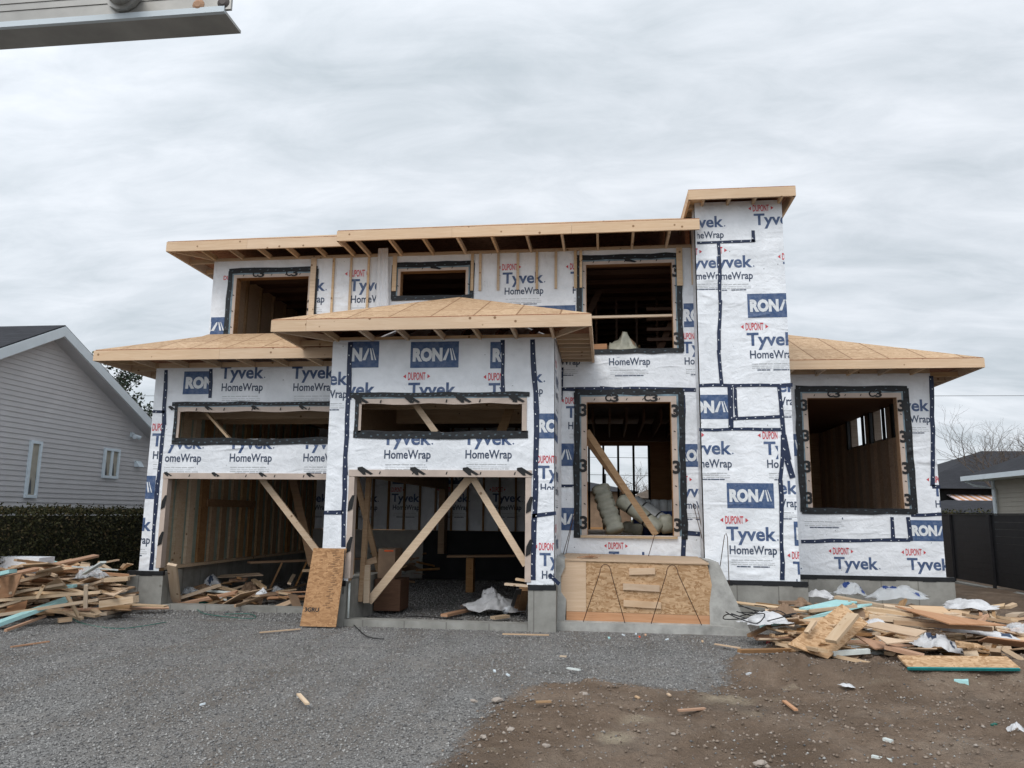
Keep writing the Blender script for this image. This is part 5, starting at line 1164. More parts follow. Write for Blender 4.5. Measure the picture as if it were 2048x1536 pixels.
for pts, mt, lb in (((( -15, 1160, .04), (48, 1146, .12), (30, 1192, .1), (-15, 1200, .03)), 'redply', 'reddish plywood sheet tilted at the left edge of the heap'),
                    (((80, 1186, .06), (133, 1180, .08), (115, 1160, .10), (90, 1158, .06)), 'ply', 'tan plywood sheet in the middle of the left heap'),
                    (((50, 1134, .06), (128, 1133, .05), (96, 1126, .12), (45, 1124, .10)), 'ply', 'tan plywood sheet near the top of the left heap'),
                    (((70, 1152, .04), (128, 1138, .05), (120, 1132, .10), (72, 1140, .1)), 'ply', 'wedge of tan plywood under the top sheet of the left heap'),
                    (((8, 1225, .04), (50, 1218, .06), (55, 1198, .05), (22, 1204, .04)), 'redply', 'pinkish plywood scrap behind the blue foam strip'),
                    (((205, 1190, .05), (232, 1190, .06), (256, 1180, .05), (225, 1178, .08)), 'ply', 'tan plywood flap near the pier in the left heap')):
    tag(sheet('plywood_scrap', [DL(*p) for p in pts], .014, mt), lb, 'plywood')
tag(crumple('plastic_sheet', DL(180, 1160, .02), .42, .35, .26, ['plastic'], .3, 31), 'crumpled clear plastic on the left heap', 'plastic')
o = tag(empty('wrapped_stack', DL(30, 1124, 0)), 'white wrapped stack at the back of the left heap before the hedge', 'stack')
c = DL(30, 1122, .0); m_ = MB(); m_.box(c.x-.5, c.x+.33, c.y+.1, c.y+.45, c.z-.25, c.z+.05); m_.build('stack_cover', 'wrap', o)
tag(crumple('paper_scrap', onZ(296, 1214, .01), .26, .2, .14, ['dirtywrap'], .2, 33, 12), 'crumpled white paper at the foot of the left concrete pier', 'paper')
# named pieces, left garage bay
for A, B, w_, t_, mt, sd_, lb in ((onY(344, 1129, 12.05), onZ(353, 1210, .02), .15, .05, 'lumber', (1, 0, 0), 'thick plank standing upright before the left garage bay'), (onZ(305, 1216, .02), onZ(395, 1205, .03), .07, .03, 'lumber', None, 'long pale batten lying at the mouth of the left bay'),
     (onZ(470, 1212, .1), onZ(612, 1168, .15), .03, .04, 'stud', None, 'slim batten leaning up toward the strand board panel'), (onZ(380, 1203, .03), onZ(460, 1207, .03), .03, .02, 'teal', None, 'green painted strip lying across the left bay'),
     (onZ(432, 1191, .12), onZ(452, 1200, .1), .03, .02, 'whitefoam', None, 'short white strip in the rubble of the left bay'), (onZ(360, 1196, .12), onZ(440, 1170, .3), .09, .04, 'lumber', None, 'pale stud sloping up through the rubble of the left bay'),
     (onZ(520, 1193, .05), onZ(615, 1199, .05), .06, .04, 'lumberdark', None, 'dark stud along the sill of the left bay'), (onZ(605, 1141, .5), onZ(622, 1141, .5), .06, .05, 'lumber', None, 'small block end beside the leaning panel')):
    tag(lum('scrap_board', A, B, w_, t_, mt, sd_), lb, 'board')
m_ = lum('trestle_board', (-6.9, 14.6, .62), (-5.2, 16.6, .62), .14, .04, 'lumberdark'); tag(m_, 'dark plank low across the back of the left bay', 'board')
for k_ in range(4):
    a = Vector((-6.6+k_*.35, 14.9+k_*.4, .05)); tag(lum('trestle_leg_board', a, a+Vector((.2, .1, .55)), .09, .03, 'lumberdark'), ('nearest', 'second nearest', 'third nearest', 'farthest')[k_]+' dark slanting strut under the low plank in the left bay', 'board', 'struts under the low plank')
tag(crumple('wrap_scrap', onZ(425, 1180, .15), .42, .28, .30, ['dirtywrap', 'navy'], 1.2, 41, 22, 1), 'crumpled white wrap with dark lettering in the left bay', 'wrap')
for x, y, s_, mt, lb in ((445, 1168, .4, 'plastic', 'clear plastic heap behind the white wrap in the left bay'), (498, 1184, .45, 'card', 'torn brown cardboard flap in the left bay'), (523, 1192, .3, 'wrap', 'small white crumpled bag in the left bay'), (555, 1185, .3, 'plastic', 'small clear plastic bag near the leaning panel'), (408, 1188, .4, 'card', 'crushed brown cardboard in the left bay'), (380, 1190, .35, 'plastic', 'grey plastic film behind the upright plank')):
    tag(crumple('loose_scrap', onZ(x, y, .12), s_, s_*.7, s_*.45, [mt], x, x), lb, 'scrap')
# named pieces, right heap
for pts, mt, lb in ((((1575, 1283, .02), (1655, 1312, .0), (1736, 1241, .12), (1684, 1223, .12)), 'osb', 'large strand board sheet tilted at the front left of the right heap'),
                    (((1598, 1216, .03), (1644, 1218, .04), (1714, 1203, .06), (1672, 1198, .06)), 'foam', 'upper pale blue foam sheet on the right heap'), (((1607, 1238, .02), (1661, 1228, .04), (1744, 1208, .06), (1700, 1206, .02)), 'foam', 'lower pale blue foam sheet on the right heap'),
                    (((1790, 1213, .08), (1899, 1249, .13), (2013, 1252, .08), (1853, 1217, .10)), 'redply', 'large pinkish plywood sheet across the top of the right heap'), (((1724, 1250, .07), (1832, 1273, .10), (1853, 1261, .11), (1757, 1243, .09)), 'ply', 'pale plywood panel in the middle of the right heap'),
                    (((1750, 1273, .07), (1774, 1290, .08), (1828, 1284, .08), (1802, 1270, .10)), 'ply', 'small pale plywood square in the front of the right heap'), (((1710, 1273, .02), (1750, 1300, .03), (1828, 1293, .03), (1752, 1272, .05)), 'redply', 'pinkish plywood sheet under the pale square'),
                    (((1598, 1240, .05), (1668, 1252, .08), (1686, 1240, .09), (1644, 1232, .08)), 'ply', 'tan plywood piece behind the strand board sheet'), (((1956, 1282, .05), (2060, 1296, .05), (2060, 1284, .12), (1975, 1268, .12)), 'redply', 'reddish plywood sheet at the right end of the heap'),
                    (((1910, 1283, .06), (1914, 1296, .06), (1972, 1297, .06), (1955, 1280, .08)), 'osb', 'strand board piece right of the crumpled wrap')):
    P_ = [DR(*p) for p in pts]; tag(sheet('panel_scrap', P_, .022 if mt == 'foam' else .014, mt), lb, 'panel')
for A, B, w_, t_, mt, lb in (((1662, 1283, .08), (1707, 1229, .16), .14, .04, 'lumber', 'pale stud lying on the tilted strand board sheet'), ((1613, 1266, .06), (1629, 1243, .1), .06, .035, 'lumber', 'short batten at the left of the strand board sheet'),
     ((1738, 1217, .03), (1833, 1230, .05), .14, .045, 'lumber', 'upper stud of the three under the big plywood sheet'), ((1738, 1234, .0), (1985, 1254, .02), .16, .06, 'lumber', 'long thick plank under the big plywood sheet'), ((1787, 1244, .02), (1983, 1258, .04), .10, .05, 'stud', 'tan plank just below the long thick plank'),
     ((1770, 1293, .06), (1848, 1313, .05), .15, .04, 'redply', 'pinkish board in front of the pale square'), ((2004, 1296, .08), (2046, 1320, .03), .12, .04, 'lumber', 'pale stud sloping down at the right end of the heap'), ((1940, 1302, .04), (1946, 1320, .02), .14, .03, 'lumber', 'short board pointing at the camera behind the teal edged plank'),
     ((1990, 1300, .12), (1996, 1318, .02), .10, .04, 'stud', 'upright stub near the right end of the heap'), ((1915, 1288, .1), (1944, 1290, .1), .10, .03, 'osb', 'small strand board with a teal edge on the heap'), ((1665, 1307, 0), (1738, 1302, .01), .06, .05, 'whitefoam', 'pale foam rod under the front of the right heap'),
     ((1710, 1341, .01), (1763, 1354, .01), .06, .045, 'whitefoam', 'pale foam rod lying alone on the dirt before the heap'), ((1940, 1348, .0), (1967, 1354, .0), .09, .04, 'lumber', 'small wood block on the dirt under the teal edged plank'), ((1560, 1205, .02), (1610, 1205, .02), .12, .04, 'card', 'flat brown piece at the left of the foam sheets'),
     ((1620, 1222, .07), (1712, 1212, .1), .05, .035, 'lumber', 'pale batten lying on the blue foam sheets'), ((1990, 1225, -.1), (1880, 1222, -.05), .05, .03, 'lumber', 'thin batten behind the big plywood sheet'), ((1768, 1478, 0), (1784, 1483, 0), .03, .02, 'whitefoam', 'small white rod on the near dirt'),
     ((1744, 1513, 0), (1783, 1522, 0), .025, .02, 'whitefoam', 'white foam rod near the bottom edge on the dirt')):
    tag(lum('scrap_board' if mt != 'whitefoam' else 'foam_rod', DR(*A), DR(*B), w_, t_, mt), lb, 'board' if mt != 'whitefoam' else 'foam')
tp = tag(empty('edged_plank', DR(1915, 1330)), 'long strand board plank with a teal painted edge at the front of the right heap', 'plank')
A = DR(1806, 1324, .15); B = DR(2027, 1326, .15); lum('plank_face', A, B, .21, .02, 'osb', (0, 1, .38), tp); 
sd_ = Vector((0, 1, .38)).normalized(); lum('painted_edge', A-sd_*.115, B-sd_*.115, .022, .024, 'teale', (0, 1, .38), tp)
bf = lum('foam_block', DR(1921, 1347, .02), DR(1923, 1368, .02), .12, .07, 'foam'); tag(bf, 'pale blue foam block on the dirt under the teal edged plank', 'foam')
for i, (x, y, sx, sy, h, mt, yw, lb) in enumerate(((1532, 1246, .62, .4, .22, ['dirtywrap'], .1, 'white crumpled wrap at the left end of the right heap'), (1778, 1299, .42, .28, .20, ['dirtywrap', 'navy'], .2, 'small white printed wrap scrap before the pinkish board'),
      (1872, 1300, .55, .40, .34, ['dirtywrap', 'navy'], -.3, 'big crumpled printed wrap in the front of the right heap'), (1950, 1270, 1.1, .35, .16, ['dirtywrap', 'navy'], -.1, 'long twisted strip of printed wrap across the right heap'), (1938, 1216, .7, .5, .22, ['dirtywrap'], -.5, 'white plastic sack beyond the right heap'),
      (1700, 1192, .55, .4, .36, ['plastic', 'bagblue'], .2, 'clear plastic with blue print against the foundation'), (1796, 1200, .95, .45, .36, ['plastic', 'bagblue'], -.1, 'large clear plastic bag on the top of the right heap'), (1640, 1194, .42, .3, .2, ['dirtywrap'], -.3, 'white wrap poking out behind the foam sheets'),
      (2040, 1262, .35, .3, .18, ['plastic'], .2, 'clear plastic at the right edge of the picture'), (1745, 1255, .45, .3, .18, ['dirtywrap'], .5, 'white wrap squeezed under the pale plywood panel'), (1600, 1212, .35, .25, .2, ['card'], .6, 'folded brown cardboard at the left end of the right heap'), (1568, 1228, .4, .28, .22, ['card'], 1.6, 'torn pinkish brown cardboard by the black straps'),
      (1694, 1373, .16, .08, .05, ['dirtywrap'], .1, 'small white plastic scrap on the dirt'), (1500, 1350, .09, .07, .05, ['plastic'], .1, 'small pale blue wrapper on the dirt mound'), (2036, 1466, .16, .14, .12, ['dirtywrap'], .3, 'white crumpled cup at the right edge of the dirt'))):
    tag(crumple('plastic_scrap' if mt[0] != 'dirtywrap' or True and 'wrap' not in lb else 'wrap_scrap', DR(x, y, -.02), sx*.9, sy*1.0, h*.62, mt, yw, 60+i, 24, len(mt) > 1), lb, 'plastic' if mt[0] != 'dirtywrap' or True and 'wrap' not in lb else 'wrap')
def bit(x, y, s_, mt, name, lb, cat, z=.015):
    p = onZ(x, y, z); m_ = MB(); a = rr.uniform(0, 3); d = Vector((cos(a), sin(a), 0)); s_ *= .62 if s_ < .1 else 1; m_.bar(p-d*s_*.5+Vector((0, 0, .01)), p+d*s_*.5+Vector((0, 0, .02)), s_*.55, s_*.28); o = m_.build(name, mt); tag(o, lb, cat); return o
bit(1539, 1285, .13, 'redp', 'red_bottle', 'red plastic container at the edge of the right heap', 'bottle'); bit(1279, 1276, .06, 'orange', 'orange_cap', 'orange cap on the gravel before the step', 'cap')
for x, y, mt, lb in ((1247, 1272, 'white', 'white scrap left of the orange cap'), (1272, 1270, 'white', 'white scrap just above the orange cap'), (1291, 1272, 'redply', 'brown chip right of the orange cap'), (1218, 1278, 'foam', 'pale green chip on the gravel before the step'), (1334, 1281, 'white', 'white scrap on the gravel before the right of the step'),
       (1405, 1285, 'ply', 'tan chip on the gravel near the end of the step'), (989, 1345, 'white', 'tiny white chip on the middle gravel, left of a pair'), (1016, 1353, 'white', 'tiny white chip on the middle gravel, right of a pair'), (405, 1412, 'white', 'white chip alone on the gravel at the left'), (115, 1210, 'ply', 'tan chip on the left heap edge'),
       (1988, 1453, 'teal', 'small green chip on the dirt'), (1275, 1398, 'ply', 'flat tan chip on the dirt in the middle'), (1338, 1393, 'ply', 'tan chip right of the middle of the dirt')):
    bit(x, y, .07, mt, 'small_scrap', lb, 'scrap')
for A, B, mt, lb in (((1135, 1336), (1160, 1340), 'whitefoam', 'pale short stick on the gravel'), ((1072, 1404), (1102, 1403), 'stud', 'grey wooden chip at the edge of the dirt'), ((1357, 1421), (1410, 1417), 'redply', 'thin orange brown stick on the dirt'), ((597, 1388), (615, 1408), 'lumber', 'small curved twig on the gravel'),
                     ((1568, 1402), (1592, 1420), 'redply', 'thin reddish splinter on the right dirt'), ((1120, 1312), (1133, 1313), 'lumber', 'tiny pale splinter on the gravel'), ((520, 1265), (600, 1258), 'ply', 'thin splinter before the leaning panel'), ((1005, 1268), (1098, 1270), 'ply', 'torn veneer strip at the foot of the right pier'), ((1430, 1288), (1480, 1296), 'ply', 'veneer strip at the end of the concrete plinth')):
    tag(lum('wood_stick', onZ(A[0], A[1], .03), onZ(B[0], B[1], .03), .035, .014, mt), lb, 'stick')
for x, y, s_, lb in ((995, 1395, .075, 'largest rounded brown stone at the corner where gravel meets dirt'), (1167, 1384, .06, 'rounded tan stone at the back of the dirt, before the step'), (948, 1397, .045, 'grey stone on the gravel left of the largest stone'), (1198, 1515, .05, 'pale stone near the bottom edge, centre'), (1022, 1452, .045, 'grey stone on the dirt below the largest stone'), (967, 1468, .04, 'grey stone on the dirt near the gravel edge'), (1347, 1462, .03, 'small bluish stone in the middle of the dirt'), (1520, 1520, .06, 'brown stone at the bottom edge, right of the centre'), (1093, 1485, .04, 'small stone in the near dirt, left of the centre')):
    p = onZ(x, y, .03); s_ *= .55; p.z -= .02; bm = bmesh.new(); bmesh.ops.create_icosphere(bm, subdivisions=2, radius=s_)
    for v in bm.verts: v.co *= 1+.6*mnoise.noise(v.co/s_*1.1+Vector((x, y, 0))); v.co.z *= .6; v.co.x *= 1.2
    me = bpy.data.meshes.new('stone'); bm.to_mesh(me); bm.free(); me.materials.append(MT['dirtstone']); o = bpy.data.objects.new('stone', me); col.objects.link(o); o.location = p
    tag(o, lb, 'stone', 'single stones on the near ground')

#======================================================================= NEIGHBOURS
def siding(mb, fn, u0f, u1f, z0, z1, dz=.1, m=0, proud=.014):
    """fn(u, z, out) -> point ; courses clipped between u0f(z), u1f(z)"""
    z = z0
    while z < z1-.01:
        t = min(z+dz, z1)
        mb.face([fn(u0f(z), z, proud), fn(u1f(z), z, proud), fn(u1f(t), t, .0), fn(u0f(t), t, .0)], m)
        mb.face([fn(u0f(z), z, 0), fn(u1f(z), z, 0), fn(u1f(z), z, proud), fn(u0f(z), z, proud)], m)
        z += dz
XA = -11.0; XF = -10.68
pk = onX(132, 656, XF); lf = onX(0, 701, XF); rg = onX(303, 841, XF)
s1 = (pk.z-lf.z)/(pk.y-lf.y); s2 = (pk.z-rg.z)/(rg.y-pk.y)
nb = tag(empty('neighbour_house', (-14, pk.y, 0)), 'grey vinyl sided bungalow with a charcoal gable roof behind the hedge at the left', 'house')
ya = pk.y-(pk.z-2.75)/s1; yb_ = pk.y+(pk.z-2.75)/s2
wy0, wy1 = ya+.45, yb_-.45
uz0 = lambda z: max(wy0, pk.y-(pk.z-.02-z)/s1); uz1 = lambda z: min(wy1, pk.y+(pk.z-.02-z)/s2)
mb = MB(); siding(mb, lambda u, z, o_: (XA+o_, u, z), uz0, uz1, .45, pk.z-.22, .098); mb.box(XA-.2, XA-.01, wy0+.01, wy1-.01, .4, 2.75)
mb.prismX([(wy0+.01, 2.75), (wy1-.01, 2.75), (pk.y, pk.z-.25)], XA-.2, XA-.01); mb.box(XA-10, XA-.21, wy0, wy0+.1, .4, 2.9); mb.box(XA-10, XA-.21, wy1-.1, wy1, .4, 2.9); mb.build('sided_wall', 'siding', nb, fixn=False)
mb = MB(); mb.box(XA-10, XA-.02, wy0+.03, wy1-.03, -.1, .44); mb.build('foundation', 'concrete', nb)
mb = MB(); 
for (ye, sg) in ((ya, 1), (yb_, -1)):
    n_ = .06; mb.hexa([(XA-11, ye, 2.75), (XF-.02, ye, 2.75), (XF-.02, pk.y, pk.z), (XA-11, pk.y, pk.z)], [(XA-11, ye, 2.75+n_), (XF-.02, ye, 2.75+n_), (XF-.02, pk.y, pk.z+n_), (XA-11, pk.y, pk.z+n_)])
rf = mb.build('shingled_roof', 'shgl', nb)
mb = MB(); h_ = .17
mb.prismX([(ya, 2.75-h_), (ya, 2.75+.03), (pk.y, pk.z+.03), (pk.y, pk.z-h_)][::-1], XF-.03, XF); mb.build('rake_board', 'white', rf)
mb = MB(); mb.prismX([(yb_, 2.75-h_), (yb_, 2.75+.03), (pk.y+.001, pk.z+.03), (pk.y+.001, pk.z-h_)], XF-.03, XF); mb.build('rake_board', 'white', rf)
mb = MB(); mb.slab([(XF-.03, ya, 2.75-h_), (XF-.03, pk.y, pk.z-h_), (XA-.05, pk.y, pk.z-h_), (XA-.05, ya, 2.75-h_)], .015); mb.slab([(XF-.03, yb_, 2.75-h_), (XF-.03, pk.y, pk.z-h_), (XA-.05, pk.y, pk.z-h_), (XA-.05, yb_, 2.75-h_)], .015); mb.build('soffit', 'siding', rf)
def nwin(x0, x1, y0, y1, halves, fr=.055):
    a = onX(x0, y1, XA); b = onX(x1, y0, XA); za = (a.z+onX(x1, y1, XA).z)/2; zb = (b.z+onX(x0, y0, XA).z)/2; ya_, yb2 = a.y, b.y
    m_ = MB(); X0, X1 = XA+.01, XA+.055
    m_.box(X0, X1, ya_, ya_+fr, za, zb); m_.box(X0, X1, yb2-fr, yb2, za, zb); m_.box(X0, X1, ya_+fr, yb2-fr, za, za+fr); m_.box(X0, X1, ya_+fr, yb2-fr, zb-fr, zb)
    if halves > 1: ym = (ya_+yb2)/2; m_.box(X0, X1-.003, ym-fr*.6, ym+fr*.6, za+fr, zb-fr)
    f_ = m_.build('window_frame', 'frame', nb); g_ = MB(); g_.box(X0+.002, X0+.012, ya_+fr, yb2-fr, za+fr, zb-fr)
    ym = (ya_+yb2)/2; n = 8
    if halves == 1:
        g_.face([(X0+.014, ya_+fr+.02, za+fr+.02), (X0+.014, ym+.02, za+fr+.02), (X0+.014, ym-.02, za+(zb-za)*.36), (X0+.014, ya_+fr+.06, za+(zb-za)*.30)], 1)
        g_.face([(X0+.014, ym+.10, za+fr+.02), (X0+.014, yb2-fr-.01, za+fr+.02), (X0+.014, yb2-fr-.01, za+(zb-za)*.5), (X0+.014, ym+.12, za+(zb-za)*.3)], 1)
    else:
        for q in (ya_+fr+.01, ym+fr*.6+.01): g_.face([(X0+.014, q, za+fr+.01), (X0+.014, q+.10, za+fr+.01), (X0+.014, q+.05, za+(zb-za)*.5), (X0+.014, q, za+(zb-za)*.6)], 1)
    g_.build('curtained_pane', ['curtain', 'glass'], f_)
nwin(45, 82, 881, 996, 1); nwin(201, 238, 897, 957, 2)
c = onX(262, 873, XA); m_ = MB(); m_.box(XA+.01, XA+.05, c.y-.06, c.y+.06, c.z-.02, c.z+.09); m_.tube([(XA+.05, c.y, c.z+.03), (XA+.16, c.y-.10, c.z-.02)], .035, 0, 10, .05); m_.tube([(XA+.05, c.y, c.z+.03), (XA+.16, c.y+.12, c.z-.02)], .035, 0, 10, .05); m_.build('flood_lamp', 'frame', nb)
c = onX(273, 928, XA); m_ = MB(); m_.hexa([(XA+.01, c.y-.1, c.z-.07), (XA+.14, c.y-.1, c.z-.07), (XA+.14, c.y+.1, c.z-.07), (XA+.01, c.y+.1, c.z-.07)], [(XA+.01, c.y-.1, c.z+.07), (XA+.05, c.y-.1, c.z+.07), (XA+.05, c.y+.1, c.z+.07), (XA+.01, c.y+.1, c.z+.07)]); m_.build('vent_hood', 'frame', nb)
# hedge
def leaves(mb, n, gen, s0, s1, seed):
    rs = random.Random(seed)
    for _ in range(n):
        p, nn = gen(rs); s_ = rs.uniform(s0, s1); d = Vector((rs.gauss(0, 1), rs.gauss(0, 1), rs.gauss(0, 1))).normalized(); a = (d+nn*.5).normalized(); b = a.cross(Vector((rs.gauss(0, 1), rs.gauss(0, 1), rs.gauss(0, 1)))).normalized(); c_ = a.cross(b)
        mb.face([p-b*s_*.5, p+c_*s_, p+b*s_*.5, p-c_*s_*.6])
HX0, HX1 = -10.3, -9.55
mb = MB()
def hg(rs):
    y = rs.uniform(8.2, 20.5); r_ = rs.random(); bumpy = mnoise.noise(Vector((y*1.7, 3, 0)))*.10
    if r_ < .62: z = rs.uniform(0, 1.6); return Vector((HX1+bumpy+mnoise.noise(Vector((y*4, z*4, 1)))*.10+rs.gauss(0, .05)-.25*max(0, z-1.45), y, z)), Vector((1, 0, .2))
    if r_ < .88: return Vector((rs.uniform(HX0, HX1), y, 1.56+mnoise.noise(Vector((y*3, 5, rs.random())))*.06+rs.gauss(0, .03))), Vector((0, 0, 1))
    return Vector((rs.uniform(HX0, HX1), 8.2+rs.gauss(0, .06), rs.uniform(0, 1.6))), Vector((0, -1, 0))
leaves(mb, 38000, hg, .018, .045, 5)
_r = random.Random(9)
for _ in range(420):
    p = Vector((_r.uniform(HX0, HX1+.05), _r.uniform(8.3, 20.4), 1.54)); hh = _r.uniform(.03, .13)
    leaves(mb, 7, lambda rs: (p+Vector((rs.gauss(0, .012), rs.gauss(0, .012), rs.uniform(0, hh+.05))), Vector((0, 0, 1))), .015, .035, _)
hd = mb.build('hedge_foliage', 'leaf', fixn=False)
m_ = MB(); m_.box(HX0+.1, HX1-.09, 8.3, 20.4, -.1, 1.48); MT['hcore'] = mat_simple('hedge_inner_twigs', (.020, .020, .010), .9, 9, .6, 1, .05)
hroot = tag(empty('hedge', (-9.9, 14, 0)), 'trimmed dark green cedar hedge in front of the grey neighbouring house', 'hedge')
hd.name = 'foliage'; hd.parent = hroot; hd.matrix_parent_inverse = Matrix.Translation(-hroot.location); m_.build('inner_twigs', 'hcore', hroot)

# fence on the right
fr_ = tag(empty('black_fence', (8.2, 19, 0)), 'black slatted privacy fence running back along the right side of the lot', 'fence')
mb = MB(); yy0, yy1 = 11.5, 32
for i in range(10): mb.box(8.19, 8.21, yy0, yy1, .22+i*.148, .22+i*.148+.1465)
mb.build('fence_slats', 'fence', fr_)
mb = MB(); mb.box(8.17, 8.23, yy0, yy1, 1.702, 1.73); mb.build('fence_cap', 'fence', fr_)
for i in range(11): mb = MB(); y_ = 12.1+i*1.93; mb.box(8.14, 8.19, y_, y_+.07, 0, 1.70); mb.build('fence_post', 'fence', fr_)
mb = MB(); mb.box(8.10, 8.3, yy0, yy1, .0, .16); tag(mb.build('kerb', 'concrete'), 'pale concrete kerb under the black fence', 'kerb')
# beige house on the right
def hip(root, x0, x1, y0, y1, ze, sl_, mat, nm='hip_roof', th=.08):
    w2 = min(x1-x0, y1-y0)/2; zr = ze+w2*sl_; mb = MB()
    if x1-x0 < y1-y0: r0, r1 = ((x0+x1)/2, y0+w2, zr), ((x0+x1)/2, y1-w2, zr); fs = [[(x0, y0, ze), (x1, y0, ze), r0], [(x1, y0, ze), (x1, y1, ze), r1, r0], [(x1, y1, ze), (x0, y1, ze), r1], [(x0, y1, ze), (x0, y0, ze), r0, r1]]
    else: r0, r1 = (x0+w2, (y0+y1)/2, zr), (x1-w2, (y0+y1)/2, zr); fs = [[(x0, y0, ze), (x1, y0, ze), r1, r0], [(x1, y0, ze), (x1, y1, ze), r1], [(x1, y1, ze), (x0, y1, ze), r0, r1], [(x0, y1, ze), (x0, y0, ze), r0]]
    for f in fs: mb.face(f)
    mb.face([(x0, y0, ze), (x0, y1, ze), (x1, y1, ze), (x1, y0, ze)]); return mb.build(nm, mat, root)
ea = onX(1926, 956, 11.1)
bh = tag(empty('beige_house', (16, 18, 0)), 'beige sided bungalow with a dark shingled hip roof beyond the black fence', 'house')
rf = hip(bh, 11.1, 22, 7, ea.y, ea.z+.03, .50, 'shgl')
mb = MB(); mb.box(11.02, 11.10, 7, ea.y, ea.z-.10, ea.z+.04); mb.build('gutter', 'white', rf); mb = MB(); mb.box(11.102, 11.72, 7, ea.y, ea.z-.10, ea.z-.06); mb.build('soffit', 'white', rf)
mb = MB(); wyb = ea.y-.55; siding(mb, lambda u, z, o_: (11.72-o_, u, z), lambda z: 7.6, lambda z: wyb, .3, ea.z-.1, .13); mb.box(11.73, 21.4, 7.6, wyb-.01, .3, ea.z-.1); mb.build('sided_wall', 'siding2', bh)
mb = MB(); mb.box(11.66, 11.71, wyb-.09, wyb+.02, .3, ea.z-.105); mb.build('corner_trim', 'white', bh)
mb = MB(); mb.tube([(11.12, ea.y-.06, ea.z-.1), (11.3, ea.y-.3, ea.z-.25), (11.64, wyb-.2, ea.z-.35), (11.64, wyb-.2, .3)], .035); mb.build('downspout', 'white', bh)
# farther house with the awning
fh = tag(empty('dark_roofed_house', (18, 40, 0)), 'distant dark roofed house with a striped awning beyond the fence', 'house')
hip(fh, 14.0, 30, 38, 50, 3.0, .37, 'shgl'); mb = MB(); mb.box(14.6, 29.4, 38.6, 49.4, 0, 3.0); mb.build('house_wall', 'dark', fh)
mb = MB(); a = onY(1906, 990, 37.9)
for i in range(13): mb.hexa([(a.x+i*.16, 37.3, a.z-.32), (a.x+i*.16+.16, 37.3, a.z-.32), (a.x+i*.16+.16, 38.55, a.z), (a.x+i*.16, 38.55, a.z)], [(a.x+i*.16, 37.3, a.z-.28), (a.x+i*.16+.16, 37.3, a.z-.28), (a.x+i*.16+.16, 38.55, a.z+.04), (a.x+i*.16, 38.55, a.z+.04)], i % 2)
mb.build('striped_awning', ['awn', 'redply'], fh)
sh = tag(empty('garden_shed', (15, 33, 0)), 'low grey roofed shed between the fence and the dark roofed house', 'shed')
hip(sh, 11.5, 17.5, 31, 35, 1.85, .25, 'shgl'); mb = MB(); mb.box(11.8, 17.2, 31.3, 34.7, 0, 1.85); mb.build('shed_wall', 'siding2', sh)
mb = MB(); leaves(mb, 5000, lambda rs: (Vector((rs.uniform(9.0, 15), 28.6+rs.gauss(0, .25), rs.uniform(.2, 1.95)+mnoise.noise(Vector((rs.random()*9, 0, 0)))*.1)), Vector((0, -1, .3))), .03, .07, 8); mb.box(9, 15, 28.6, 29.0, 0, 1.75)
tag(mb.build('far_hedge', 'leaf', fixn=False), 'green clipped hedge showing above the black fence', 'hedge')
# houses seen through the rear opening
h1 = tag(empty('brick_house', (-2, 40, 0)), 'dark roofed red brick house seen through the entrance opening', 'house')
hip(h1, -6.5, 1.6, 38, 46, 2.75, .22, 'shgl'); mb = MB(); mb.box(-6, 1.2, 38.5, 45.5, 0, 2.75); mb.build('brick_wall', 'card', h1)
mb = MB(); mb.box(-.2, -.0, 41, 41.2, 3.2, 3.75); mb.build('roof_vent', 'dark', h1)
h2 = tag(empty('tan_house', (6, 38, 0)), 'tan house with a low brown hip roof seen through the entrance opening', 'house')
hip(h2, .95, 12.0, 34, 42, 2.35, .45, 'shgl2'); mb = MB(); mb.box(1.4, 11.5, 34.5, 41.5, 0, 2.35); mb.build('house_wall', 'siding2', h2)
a = onY(1291, 1012, 34.45); m_ = MB(); m_.box(a.x-.35, a.x+.35, 34.42, 34.49, a.z-.6, a.z+.25); m_.build('window_frame', 'frame', h2); m_ = MB(); m_.box(a.x-.28, a.x+.28, 34.40, 34.419, a.z-.53, a.z+.18); m_.build('window_pane', 'glass', h2)
mb = MB(); mb.box(-14, 9, 30, 30.1, 0, 1.15); tag(mb.build('garden_fence', 'lumberdark'), 'brown wooden garden fence behind the house', 'fence')

